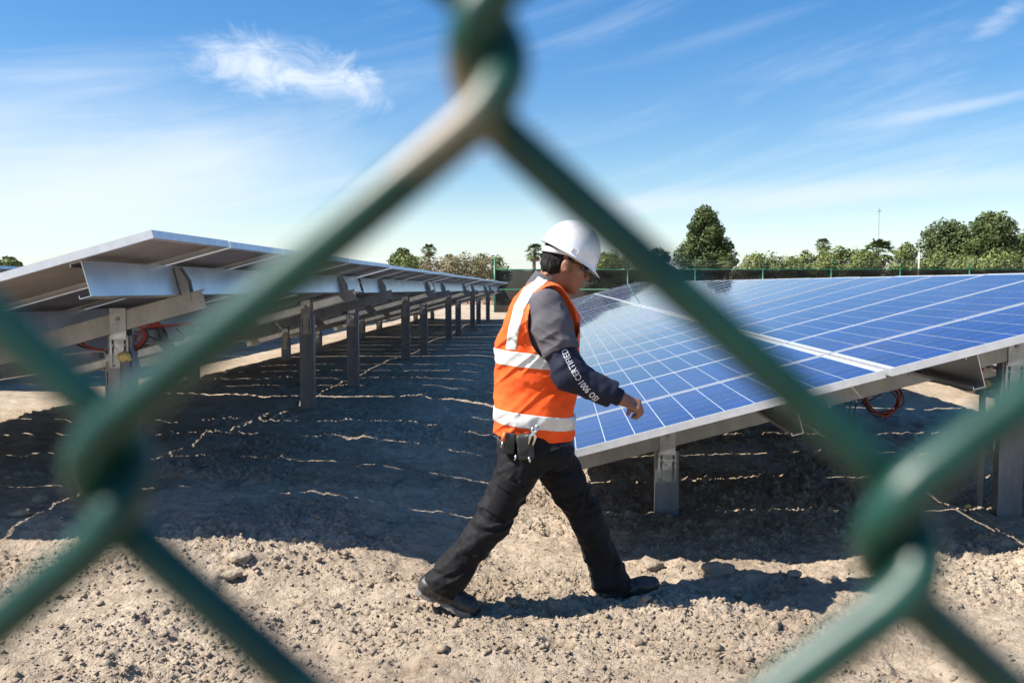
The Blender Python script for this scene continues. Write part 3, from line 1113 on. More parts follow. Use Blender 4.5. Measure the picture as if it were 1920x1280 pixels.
def palm(px, py_top, depth, label, seed, crown=1.6, skirt=True):
    pc = world_at(px, 540, depth)
    h = CAM_H + (540 - py_top) / F_PX * depth - crown * 0.75
    root = empty('palm_tree', (pc.x, pc.y, 0.1))
    tag(root, label, 'palm tree', 'palms beyond the fence')
    g = random.Random(seed)
    pts = [(0.10 * math.sin(k * 0.5 + seed), 0, -0.3 + (h + 0.3) * k / 8) for k in range(9)]
    obj('trunk', MB().tube(pts, [0.26 - 0.012 * k for k in range(9)], 10).mesh('trunk', True), MAT['bark'], root)
    top = Vector(pts[-1])

    def frond_mesh(m, az, el, L, fan=True):
        d = Vector((math.cos(az) * math.cos(el), math.sin(az) * math.cos(el), math.sin(el)))
        side = Vector((-math.sin(az), math.cos(az), 0))
        upv = side.cross(d)
        st = top + d * 0.1
        hub = st + d * L * 0.5
        m.tube([st, hub], [0.03, 0.015], 4)
        nb = 13
        for i in range(nb):
            a = (i / (nb - 1) - 0.5) * R(150)
            bd = d * math.cos(a) + side * math.sin(a) - Vector((0, 0, 0.28)) + upv * g.uniform(-.12, .12)
            ln = L * 0.55 * (1 - 0.25 * abs(i / (nb - 1) - 0.5))
            w = side * math.cos(a) - d * math.sin(a)
            w = w * (0.05 * L)
            mid = hub + bd * ln * 0.55
            tip = hub + bd * ln + Vector((0, 0, -0.18 * ln))
            m.add([hub - w * 0.4, hub + w * 0.4, mid + w, tip, mid - w], [(0, 1, 2, 4), (4, 2, 3)])
    m = MB()
    for k in range(30):
        el = R(78 - 105 * (k / 29) + g.uniform(-8, 8))
        frond_mesh(m, k * 2.4 + g.uniform(-.3, .3), el, crown * g.uniform(0.85, 1.15))
    obj('crown', m.mesh('crown'), MAT['frond'], root)
    if skirt:
        m = MB()
        for k in range(14):
            frond_mesh(m, k * 2.4, R(-50 + g.uniform(-22, 8)), crown * 0.75 * g.uniform(0.8, 1.1))
        obj('dead_skirt', m.mesh('dead_skirt'), MAT['dead_frond'], root)


# trees, left to right
broad_tree('broad_tree', -25, 58, 486, 105, 'rounded green tree at the far left, just above the panel edge', 301, 'leaf_mid', 5000, 0.3)
broad_tree('broad_tree', 718, 795, 466, 125, 'dark round tree beyond the end of the left row, left of a palm', 302, 'leaf_dark', 7000, 0.26)
palm(806, 460, 110, 'slim palm right of the dark round tree above the left row', 1, 1.0)
palm(843, 478, 118, 'low palm crown mostly hidden by shrubs above the left row', 5, 0.9)
palm(1003, 460, 95, 'palm behind the fence just left of the worker\'s white hard hat', 2, 1.15)
broad_tree('broad_tree', 1267, 1377, 388, 112, 'tall dark tree standing alone above the middle of the fence', 303, 'leaf_dark', 15000, 0.21, nl=24)
broad_tree('broad_tree', 1195, 1275, 466, 118, 'low dark tree directly left of the tall lone tree', 304, 'leaf_dark', 6000, 0.24)
broad_tree('broad_tree', 1715, 1850, 412, 118, 'dark broad tree right of the white pole, left of the tallest clump', 305, 'leaf_dark', 10000, 0.24, nl=20)
broad_tree('broad_tree', 1785, 1925, 399, 112, 'tallest dark tree of the clump at the right picture edge', 306, 'leaf_dark', 11000, 0.24, nl=20)
broad_tree('broad_tree', 1880, 2010, 414, 116, 'dark tree cut by the right picture edge', 307, 'leaf_dark', 8000, 0.24)
palm(1541, 449, 108, 'slender palm above yellowish shrubs, left of the radio mast', 3, 1.1)
palm(1641, 452, 84, 'large bushy palm under the radio mast behind the fence', 4, 1.75)
palm(1362, 478, 92, 'small palm with dead fronds at the foot of the tall lone tree', 6, 1.0)

shr = [(735, 800, 488, 72, 'leaf_mid', 'green shrub below the dark round tree at the end of the left row'),
       (790, 850, 490, 66, 'leaf_dry', 'dry shrub below the slim palm at the end of the left row'),
       (838, 905, 482, 64, 'leaf_dry', 'tallest dry shrub with pale twigs on the earth bank'),
       (880, 928, 485, 76, 'leaf_yellow', 'yellow-green shrub left of the fence corner post'),
       (1110, 1150, 481, 80, 'leaf_yellow', 'small bright shrub right of the hard hat brim'),
       (1140, 1200, 488, 84, 'leaf_mid', 'green shrub behind the fence right of the hard hat'),
       (1383, 1450, 481, 72, 'leaf_yellow', 'yellow-green shrub right of the tall lone tree'),
       (1440, 1490, 487, 78, 'leaf_dry', 'greyish bare shrub between two green shrubs'),
       (1478, 1545, 479, 72, 'leaf_yellow', 'yellow-green shrub left of the slender palm'),
       (1535, 1602, 470, 70, 'leaf_mid', 'taller green shrub below the slender palm'),
       (1590, 1632, 478, 68, 'leaf_mid', 'green shrub at the left of the bushy palm'),
       (1668, 1720, 464, 76, 'leaf_yellow', 'pointed yellow-green shrub left of the white pole'),
       (1725, 1790, 484, 70, 'leaf_mid', 'green shrub right of the white pole, below the dark trees'),
       (1785, 1850, 488, 66, 'leaf_yellow', 'low yellowish shrub in front of the dark trees'),
       (1840, 1915, 480, 60, 'leaf_yellow', 'yellow-leaved shrub near the right picture edge'),
       (1905, 1980, 486, 62, 'leaf_mid', 'green shrub cut by the right picture edge')]
for k, (a, b, t, d, mt, lab) in enumerate(shr):
    broad_tree('shrub', a - 20, b + 20, t - 7, d, lab, 400 + k, mt, 4200, 0.13 if mt != 'leaf_dry' else 0.09, shape='cone' if 'pointed' in lab else 'wide', group='shrubs beyond the fence', cat='shrub', nl=9)


def far_poles():
    p = world_at(1645, 540, 180)
    r = empty('radio_mast', (p.x, p.y, 0.1))
    tag(r, 'thin radio mast rising behind the bushy palm', 'mast')
    h = CAM_H + (540 - 396) / F_PX * 180
    m = MB()
    for k in range(3):
        a = k * 2.094
        m.tube([(0.12 * math.cos(a), 0.12 * math.sin(a), -0.3), (0.10 * math.cos(a), 0.10 * math.sin(a), h)], 0.02, 5)
    for k in range(24):
        z = h * k / 24
        a = k * 2.094
        m.tube([(0.12 * math.cos(a), 0.12 * math.sin(a), z), (0.12 * math.cos(a + 2.094), 0.12 * math.sin(a + 2.094), z + h / 24)], 0.012, 4)
    obj('lattice', m.mesh('lattice'), MAT['galv_dull'], r)
    obj('antenna', MB().tube([(0, 0, h), (0, 0, h + 0.5)], 0.05, 6).tube([(-0.35, 0, h - 0.2), (0.45, 0, h - 0.1)], 0.07, 6).mesh('antenna'), MAT['galv'], r)
    p = world_at(1721.5, 540, 58)
    h = CAM_H + (540 - 476) / F_PX * 58
    r = empty('marker_pole', (p.x, p.y, 0.1))
    tag(r, 'short white pole behind the fence, left of the dark tree clump', 'pole')
    wh = noise_color(new_mat('white_pole_paint', rough=0.6), (0.7, 0.7, 0.7), (0.8, 0.8, 0.8), 4)
    obj('shaft', MB().tube([(0, 0, -0.3), (0, 0, h - 0.1)], 0.036, 10).mesh('shaft', True), wh, r)
    obj('cap', MB().tube([(0, 0, h - 0.097), (0, 0, h - 0.02), (0, 0, h)], [0.045, 0.045, 0.02], 10).mesh('cap', True), wh, r)


far_poles()


# ------------------------------------------------------------------ near chain-link fence
def build_near_fence():
    m = new_mat('green_vinyl_coating', (0.02, 0.16, 0.10), 0.36, 0, 0.38)
    noise_color(m, (0.0042, 0.034, 0.023), (0.010, 0.066, 0.046), 60, 4, 0.6, rvar=0.08)
    D = 0.083

    def on_plane(px, py):
        d = cam_to_dir(px, py)
        t = D / d.y
        return Vector((d.x * t, CAM_H + d.z * t))          # (x, z) in the fence plane
    j0, j1, j2 = on_plane(914, 118), on_plane(208, 905), on_plane(1682, 1005)
    # regular fabric: horizontal half diagonal and vertical half diagonal
    hw = (j2.x - j1.x) / 2
    hv = ((j1.y + j2.y) / 2 - j0.y) * -1
    slope = (j2.y - j1.y) / (j2.x - j1.x)
    shear = (j0.x - (j1.x + j2.x) / 2) / hv
    r = 0.00215
    e = 0.0058                                            # how far the bends hook past each other
    wires = 62
    legs = 48
    root = empty('chain_link_fence', (0, D, 0.0))
    # a chafed patch where the coating has worn to a tan undercoat
    wc = on_plane(815, 232)
    nt = m.node_tree
    bs = nt.nodes['Principled BSDF']
    old = bs.inputs['Base Color'].links[0].from_socket
    tc = nd(m, 'ShaderNodeTexCoord')
    dv = nd(m, 'ShaderNodeVectorMath', operation='DISTANCE')
    dv.inputs[1].default_value = (wc.x, 0.0, wc.y)
    lk(m, tc.outputs['Object'], dv.inputs[0])
    nz = nd(m, 'ShaderNodeTexNoise', Scale=420.0, Detail=3.0)
    lk(m, tc.outputs['Object'], nz.inputs['Vector'])
    ad = nd(m, 'ShaderNodeMath', operation='MULTIPLY_ADD')
    ad.inputs[1].default_value = 0.006
    lk(m, nz.outputs['Fac'], ad.inputs[0])
    lk(m, dv.outputs['Value'], ad.inputs[2])
    mr = nd(m, 'ShaderNodeMapRange')
    mr.inputs[1].default_value, mr.inputs[2].default_value = 0.0105, 0.0065
    lk(m, ad.outputs[0], mr.inputs[0])
    wm = nd(m, 'ShaderNodeMix', data_type='RGBA')
    lk(m, mr.outputs[0], wm.inputs['Factor'])
    lk(m, old, wm.inputs['A'])
    wm.inputs['B'].default_value = (0.26, 0.19, 0.12, 1)
    lk(m, wm.outputs['Result'], bs.inputs['Base Color'])
    tag(root, 'green vinyl-coated chain-link fence right in front of the lens, out of focus', 'fence')

    def place(a, b, y):
        """lattice coordinates to the fence plane; the fabric is pulled askew near the lens"""
        dx, dz = a * hw, b * hv
        q = math.exp(-(dx * dx + dz * dz) / 0.25 ** 2)
        x = j0.x + dx + shear * dz * q
        z = j0.y + dz + slope * dx * q
        return (x, y, z)
    for c in range(-wires // 2, wires // 2):
        # wire c swings between columns c and c+1; a joint sits at (a, b) where a+b is even
        pts = []
        near = -3 <= c <= 2
        seg = 26 if near else 8
        b0 = -34
        for k in range(legs):
            b = b0 + k
            left_first = (c + b) % 2 == 0
            ex = e / hw
            a0, a1 = (c - ex, c + 1 + ex) if left_first else (c + 1 + ex, c - ex)
            for s in range(seg):
                t = s / seg
                # rounded bends: the wire turns within a short way of the joint
                tt = t
                w = 0.16
                if tt < w:
                    sft = (w - tt) ** 2 / (2 * w)
                elif tt > 1 - w:
                    sft = -((tt - 1 + w) ** 2) / (2 * w)
                else:
                    sft = 0
                a = a0 + (a1 - a0) * (tt + sft)
                # '/' legs lie in front, '\\' legs behind
                front = -1 if left_first else 1
                y = front * r * 1.05 * min(1, math.sin(math.pi * t) * 5)
                pts.append(place(a, b + t, y))
        lo = 0.04
        pts = [p for p in pts if p[2] > lo and p[2] < 2.02]
        me = MB().tube(pts, r, 14 if near else 6).mesh('wire', True)
        obj('wire', me, m, root)
    for x in (-1.22, 1.24):
        obj('post', MB().tube([(x, 0.035, -0.4), (x, 0.035, 2.06)], 0.024, 12).tube([(x, 0.035, 2.06), (x, 0.035, 2.075)], [0.028, 0.012], 12).mesh('post', True), m, root)
    obj('top_rail', MB().tube([(-1.22, 0.03, 2.03), (1.24, 0.03, 2.03)], 0.018, 10).mesh('top_rail', True), m, root)


build_near_fence()


# ------------------------------------------------------------------ cables, caps, small things
def hang(p, q, sag, n=14):
    p, q = Vector(p), Vector(q)
    return [p.lerp(q, k / n) + Vector((0, 0, -sag * 4 * (k / n) * (1 - k / n))) for k in range(n + 1)]


def build_cables():
    # coil hanging below the rafter of the nearest right table
    c = world_at(1655, 742, 5.75)
    r = empty('cable_coil', (c.x, c.y, c.z - 0.12))
    tag(r, 'coil of red and black cable hanging under the nearest right table', 'cable')
    g = random.Random(5)
    for k in range(9):
        pts = []
        ph = g.uniform(0, 6)
        ra, rb = 0.12 * g.uniform(0.85, 1.12), 0.10 * g.uniform(0.8, 1.1)
        for i in range(25):
            a = 2 * math.pi * i / 24
            pts.append((ra * math.cos(a) + 0.01 * math.sin(3 * a + ph), 0.02 * math.sin(a + ph) + g.uniform(-.002, .002) + 0.008 * (k - 4), 0.115 + rb * math.sin(a) + 0.012 * math.sin(2 * a + ph) - 0.004 * k))
        obj('cable_loop', MB().tube(pts, 0.0045, 6, False).mesh('cable_loop', True), MAT['red_cable'] if k % 3 else MAT['black_plastic'], r)
    for k, (x0, x1, sg) in enumerate(((-0.42, -0.02, 0.05), (-0.34, 0.12, 0.11), (-0.05, 0.17, 0.02))):
        obj('cable_lead', MB().tube(hang((x0, 0, 0.20 + 0.26 * x0), (x1, 0, 0.235 + 0.26 * x1), sg), 0.0045, 6).mesh('cable_lead', True), MAT['black_plastic'], r)
    for k in range(5):
        x = -0.30 + 0.035 * k
        obj('cable_tail', MB().tube([(x, 0, 0.10), (x - 0.015, 0.01, 0.02), (x - 0.03 * g.random(), 0.0, -0.10 - 0.08 * g.random())], 0.005, 6).mesh('cable_tail', True), MAT['black_plastic'], r)

    # conduit riser with a yellow foam plug beside the near left post
    def riser(px, py_top, depth, lab, wid=0.028):
        p = world_at(px, py_top, depth)
        zb = gz(p.x, p.y)
        q = empty('conduit_riser', (p.x, p.y, zb))
        tag(q, lab, 'conduit', 'conduit risers beside the posts')
        h = p.z - zb
        grey = MAT['galv_dull']
        obj('pipe', MB().tube([(0, 0, -0.3), (0, 0, h)], wid, 14).mesh('pipe', True), grey, q)
        bv, bf = ico(2)
        n = vnoise(bv[:, 0] * 2 + px, bv[:, 1] * 2, bv[:, 2] * 2, seed=9)
        v = bv * (1 + 0.22 * n)[:, None] * np.array([0.042, 0.042, 0.034]) + np.array([0, 0, h + 0.008])
        obj('foam_plug', mesh_np('foam_plug', v, bf, True), MAT['yellow_cap'], q)
        return p
    pl = riser(234, 672, 5.33, 'grey conduit with yellow foam plug beside the near left post')
    prr = riser(1843, 722, 5.72, 'grey conduit with yellow foam plug left of the tall right post', 0.02)

    def cable(name, pts, rad, mat, lab):
        base = pts[-1]
        o = obj(name, MB().tube([Vector(p) - Vector(base) for p in pts], rad, 7).mesh(name, True), mat, None, base)
        tag(o, lab, 'cable', 'cables under the tables')
    W = lambda px, py, d=5.45: world_at(px, py, d)

    def smooth_path(ctrl, n=8):
        P = [Vector(c) for c in ctrl]
        out = []
        for i in range(len(P) - 1):
            p0, p1, p2, p3 = P[max(i - 1, 0)], P[i], P[i + 1], P[min(i + 2, len(P) - 1)]
            for k in range(n):
                t = k / n
                out.append(0.5 * ((2 * p1) + (p2 - p0) * t + (2 * p0 - 5 * p1 + 4 * p2 - p3) * t * t + (3 * p1 - p0 - 3 * p2 + p3) * t ** 3))
        return out + [P[-1]]
    for off, (mt, lab) in enumerate((('red_cable', 'red cable curving up from the yellow plug of the left conduit'),
                                     ('red_cable', 'second red cable beside it, a little lower, from the left conduit'),
                                     ('black_plastic', 'black cable looping from the yellow plug of the left conduit'))):
        dx = off * 4
        cable('cable', smooth_path([W(300 + dx, 606 + dx), W(262 + dx, 602 + 2 * dx), W(270 + dx, 628), W(258 + dx, 648), W(238 + dx * .5, 664)]), 0.0075, MAT[mt], lab)
    cable('cable', smooth_path([W(360, 606), W(320, 610), W(280, 613), W(262, 622), W(250, 650), W(237, 662)]), 0.006, MAT['red_cable'], 'thin red cable running right from the left conduit')
    cable('cable', smooth_path([W(142, 620, 5.5), W(150, 640, 5.5), W(170, 652, 5.5), W(195, 656, 5.5)]), 0.007, MAT['red_cable'], 'red cable sagging left of the near left post')
    cable('cable', smooth_path([W(128, 630, 5.6), W(150, 648, 5.6), W(180, 655, 5.6)]), 0.006, MAT['black_plastic'], 'black cable sagging left of the near left post')
    cable('cable', smooth_path([W(330, 616), W(345, 634), W(310, 640), W(272, 628)]), 0.005, MAT['black_plastic'], 'black cable loop right of the near left post')
    cable('cable', smooth_path([W(1842, 690, 5.7), W(1838, 704, 5.72), W(1843, 722, 5.72)]), 0.010, MAT['red_cable'], 'red cable entering the plugged conduit at the right')
    # plumb line peg and string at the right
    a, b = ground_at(1815, 962), ground_at(1935, 1032)
    b2 = a + (b - a) * 1.3
    o = obj('string_line', MB().tube([Vector((0, 0, 0.04)), (b2 - a) * 0.5 + Vector((0, 0, 0.025)), (b2 - a) + Vector((0, 0, 0.04))], 0.0025, 6).mesh('string_line'), MAT['string'], None, a)
    tag(o, 'pale string stretched low over the shaded ground at the right', 'string')
    pk = empty('survey_peg', a)
    tag(pk, 'small yellow-topped peg at the end of the string', 'peg')
    obj('stake', MB().tube([(0, 0, -0.1), (0, 0, 0.035)], 0.009, 8).mesh('stake', True), MAT['bark'], pk)
    bv, bf = ico(1)
    obj('knot', mesh_np('knot', bv * np.array([0.02, 0.016, 0.015]) + np.array([0, 0, 0.045]), bf, True), MAT['yellow_cap'], pk)
    # red paint flag at the foot of the low post
    p = ground_at(1243, 955)
    q = empty('marker_flag', (p.x, p.y - 0.05, p.z))
    tag(q, 'small red marker ribbon at the foot of the nearest low post', 'marker')
    obj('stake', MB().tube([(0, 0, -0.05), (0, 0, 0.05)], 0.003, 6).mesh('stake'), MAT['bolt'], q)
    obj('ribbon', MB().add([(0, 0, 0.052), (0.012, -0.004, 0.048), (0.02, 0.003, 0.035), (0.024, 0, 0.015), (0.01, 0.004, 0.01), (0.003, 0, 0.03), (0, 0.004, 0.05)], [(0, 1, 2, 5), (5, 2, 3, 4), (0, 5, 6)]).mesh('ribbon'), MAT['red_mark'], q)


build_cables()


# ------------------------------------------------------------------ the worker: signed distance fields turned into surfaces
class Field:
    def __init__(self, lo, hi, h):
        self.lo, self.h = np.array(lo, np.float32), h
        n = np.ceil((np.array(hi) - np.array(lo)) / h).astype(int) + 1
        self.ax = [self.lo[i] + h * np.arange(n[i], dtype=np.float32) for i in range(3)]
        self.F = np.full(n, 0.12, np.float32)

    def sl(self, lo, hi):
        s = []
        for i in range(3):
            a = int(np.clip(np.floor((lo[i] - self.lo[i]) / self.h), 0, len(self.ax[i])))
            b = int(np.clip(np.ceil((hi[i] - self.lo[i]) / self.h) + 1, 0, len(self.ax[i])))
            s.append(slice(a, b))
        return tuple(s)

    def grid(self, s):
        return (self.ax[0][s[0]][:, None, None], self.ax[1][s[1]][None, :, None], self.ax[2][s[2]][None, None, :])

    def union(self, fn, lo, hi, k=0.02):
        m = 0.06 + k
        s = self.sl([v - m for v in lo], [v + m for v in hi])
        X, Y, Z = self.grid(s)
        d = fn(X, Y, Z).astype(np.float32)
        a = self.F[s]
        if k > 0:
            hh = np.clip(0.5 + 0.5 * (a - d) / k, 0, 1)
            self.F[s] = a * (1 - hh) + d * hh - k * hh * (1 - hh)
        else:
            self.F[s] = np.minimum(a, d)
        return self

    def capsule(self, a, b, ra, rb, k=0.02, flat=None):
        a, b = np.array(a, float), np.array(b, float)
        R_ = max(ra, rb)
        ba = b - a
        L2 = float(ba @ ba) + 1e-9

        def fn(X, Y, Z):
            t = np.clip(((X - a[0]) * ba[0] + (Y - a[1]) * ba[1] + (Z - a[2]) * ba[2]) / L2, 0, 1)
            dx, dy, dz = X - a[0] - t * ba[0], Y - a[1] - t * ba[1], Z - a[2] - t * ba[2]
            if flat:
                dy = dy / flat
            return np.sqrt(dx * dx + dy * dy + dz * dz) - (ra + (rb - ra) * t)
        return self.union(fn, np.minimum(a, b) - R_, np.maximum(a, b) + R_, k)

    def ellipsoid(self, c, r, rot=None, k=0.02):
        c, r = np.array(c, float), np.array(r, float)
        M = np.eye(3) if rot is None else np.array(rot)      # rows: local axes

        def fn(X, Y, Z):
            dx, dy, dz = X - c[0], Y - c[1], Z - c[2]
            q = [(M[i, 0] * dx + M[i, 1] * dy + M[i, 2] * dz) / r[i] for i in range(3)]
            n = np.sqrt(q[0] ** 2 + q[1] ** 2 + q[2] ** 2)
            n2 = np.sqrt((q[0] / r[0]) ** 2 + (q[1] / r[1]) ** 2 + (q[2] / r[2]) ** 2) + 1e-6
            return n * (n - 1) / n2
        m = r.max()
        return self.union(fn, c - m, c + m, k)

    def loft(self, secs, n=2.4, k=0.02):
        """vertical stack of superellipses: (z, cx, cy, half_x, half_y)"""
        S = np.array(sorted(secs), float)

        def fn(X, Y, Z):
            z = Z
            cx, cy, a, b = (np.interp(z.ravel(), S[:, 0], S[:, i]).reshape(z.shape) for i in (1, 2, 3, 4))
            q = (np.abs((X - cx) / a) ** n + np.abs((Y - cy) / b) ** n) ** (1 / n)
            d = (q - 1) * np.minimum(a, b)
            return np.maximum(np.maximum(d, Z - S[-1, 0]), S[0, 0] - Z)
        m = max(S[:, 3].max(), S[:, 4].max())
        return self.union(fn, (S[:, 1].min() - m, S[:, 2].min() - m, S[0, 0]), (S[:, 1].max() + m, S[:, 2].max() + m, S[-1, 0]), k)

    def cut(self, fn):
        """keep where fn < 0"""
        self.F = np.maximum(self.F, fn(*self.grid((slice(None),) * 3)).astype(np.float32))
        return self

    def wrinkle(self, fn, band=0.035):
        I = np.nonzero(np.abs(self.F) < band)
        p = [self.ax[i][I[i]] for i in range(3)]
        self.F[I] += fn(*p).astype(np.float32)
        return self

    def copy(self):
        g = object.__new__(Field)
        g.lo, g.h, g.ax, g.F = self.lo, self.h, self.ax, self.F.copy()
        return g

    def mesh(self, name):
        F, h = self.F, self.h
        S = F < 0
        c = np.zeros(np.array(F.shape) - 1, np.uint8)
        sl = lambda d, n: slice(d, n - 1 + d)
        for dx in (0, 1):
            for dy in (0, 1):
                for dz in (0, 1):
                    c += S[sl(dx, F.shape[0]), sl(dy, F.shape[1]), sl(dz, F.shape[2])]
        act = np.argwhere((c > 0) & (c < 8))
        idx = np.full(c.shape, -1, np.int32)
        idx[tuple(act.T)] = np.arange(len(act))
        acc = np.zeros((len(act), 3), np.float32)
        cnt = np.zeros(len(act), np.float32)
        for ax in range(3):
            o1, o2 = [i for i in range(3) if i != ax]
            for u in (0, 1):
                for w in (0, 1):
                    p = act.copy()
                    p[:, o1] += u
                    p[:, o2] += w
                    q = p.copy()
                    q[:, ax] += 1
                    f0, f1 = F[tuple(p.T)], F[tuple(q.T)]
                    x = (f0 < 0) != (f1 < 0)
                    t = np.where(x, f0 / np.where(x, f0 - f1, 1), 0)
                    pt = p.astype(np.float32)
                    pt[:, ax] += t
                    acc += pt * x[:, None]
                    cnt += x
        v = acc / cnt[:, None] * h + self.lo
        faces = []
        for ax in range(3):
            o1, o2 = [(1, 2), (2, 0), (0, 1)][ax]
            a = np.take(S, range(F.shape[ax] - 1), ax)
            b = np.take(S, range(1, F.shape[ax]), ax)
            e = np.argwhere(a != b)
            e = e[(e[:, o1] > 0) & (e[:, o2] > 0) & (e[:, o1] < F.shape[o1] - 1) & (e[:, o2] < F.shape[o2] - 1)]
            fl = a[tuple(e.T)]
            q = []
            for d1, d2 in ((-1, -1), (0, -1), (0, 0), (-1, 0)):
                p = e.copy()
                p[:, o1] += d1
                p[:, o2] += d2
                q.append(idx[tuple(p.T)])
            q = np.stack(q, 1)
            q[~fl] = q[~fl][:, ::-1]
            faces.append(q)
        f = np.concatenate(faces)
        f = f[(f >= 0).all(1)]
        self.v, self.f = v, f
        return mesh_np(name, v, f, True)


MAN_D, MAN_PX = 3.97, 1000.0
man_origin = world_at(MAN_PX, 1100, MAN_D)


def A(px, py, y=0.0):
    """measured image point at lateral offset y (negative: towards the camera) in the worker's own frame:
    x forward (to the right), y to his left, z up"""
    r, u = (px - 960) / F_PX, (640 - py) / F_PX
    d = MAN_D + y
    t = d / (math.cos(PITCH) + u * math.sin(PITCH))
    r0 = (MAN_PX - 960) / F_PX
    return np.array([r * t - r0 * MAN_D, y, CAM_H + t * (-math.sin(PITCH) + u * math.cos(PITCH))])


def band_noise(px, py, pz, sx, sy, sz, seed):
    return vnoise(px * sx, py * sy, pz * sz, seed=seed)


def fabric(name, c1, c2, scale=8, rough=0.85, weave=900, bump=0.25):
    m = noise_color(new_mat(name, rough=rough, spec=0.25), c1, c2, scale, 5, 0.6, bump=bump, bump_scale=weave * 0.25, dist=0.0012)
    m.node_tree.nodes['Principled BSDF'].inputs['Sheen Weight'].default_value = 0.02
    return m


MAT['skin'] = noise_color(new_mat('skin', rough=0.5, spec=0.35), (0.24, 0.105, 0.062), (0.31, 0.145, 0.088), 18, 5)
MAT['skin'].node_tree.nodes['Principled BSDF'].inputs['Subsurface Weight'].default_value = 0.05
MAT['hair'] = noise_color(new_mat('black_hair', rough=0.75, spec=0.2), (0.006, 0.005, 0.005), (0.016, 0.013, 0.012), 90, stretch=(1, 1, 0.25), bump=0.6, bump_scale=260, dist=0.002)
MAT['vest'] = fabric('orange_mesh_fabric', (0.86, 0.082, 0.012), (0.97, 0.120, 0.02), 6)
MAT['vest_edge'] = fabric('orange_binding', (0.85, 0.12, 0.03), (0.95, 0.18, 0.05), 20)
MAT['reflective'] = noise_color(new_mat('silver_reflective_tape', rough=0.42, metal=0.15), (0.60, 0.60, 0.57), (0.72, 0.72, 0.69), 16, 5, bump=0.35, bump_scale=60, dist=0.002)
MAT['shirt'] = fabric('grey_work_shirt', (0.075, 0.070, 0.080), (0.105, 0.098, 0.110), 9)
MAT['sleeve'] = fabric('navy_arm_sleeve', (0.008, 0.010, 0.024), (0.014, 0.017, 0.036), 12, rough=0.7)
MAT['trousers'] = fabric('black_work_trousers', (0.0032, 0.0032, 0.0042), (0.0075, 0.0075, 0.0095), 7, rough=0.75)
MAT['leather'] = noise_color(new_mat('dusty_black_leather', rough=0.48, spec=0.5), (0.014, 0.014, 0.015), (0.075, 0.068, 0.060), 14, 6, lo=0.45, hi=0.8, bump=0.4, bump_scale=70, dist=0.003)
MAT['sole'] = noise_color(new_mat('grey_rubber_sole', rough=0.85), (0.11, 0.105, 0.10), (0.22, 0.20, 0.175), 25)
MAT['hat'] = noise_color(new_mat('white_hard_hat_shell', rough=0.28, spec=0.5), (0.66, 0.67, 0.68), (0.80, 0.81, 0.82), 9, 7, 0.7, lo=0.3, hi=0.5, rvar=0.1)
MAT['lens'] = noise_color(new_mat('dark_lens', rough=0.06, spec=0.8), (0.006, 0.006, 0.008), (0.012, 0.012, 0.014), 5)
MAT['white_print'] = noise_color(new_mat('white_print', rough=0.7), (0.66, 0.66, 0.68), (0.78, 0.78, 0.80), 60)
MAT['chrome'] = noise_color(new_mat('tool_steel', rough=0.22, metal=1.0), (0.55, 0.55, 0.56), (0.72, 0.72, 0.73), 30)
MAT['orange_grip'] = noise_color(new_mat('orange_grip', rough=0.5), (0.65, 0.13, 0.03), (0.75, 0.2, 0.05), 30)


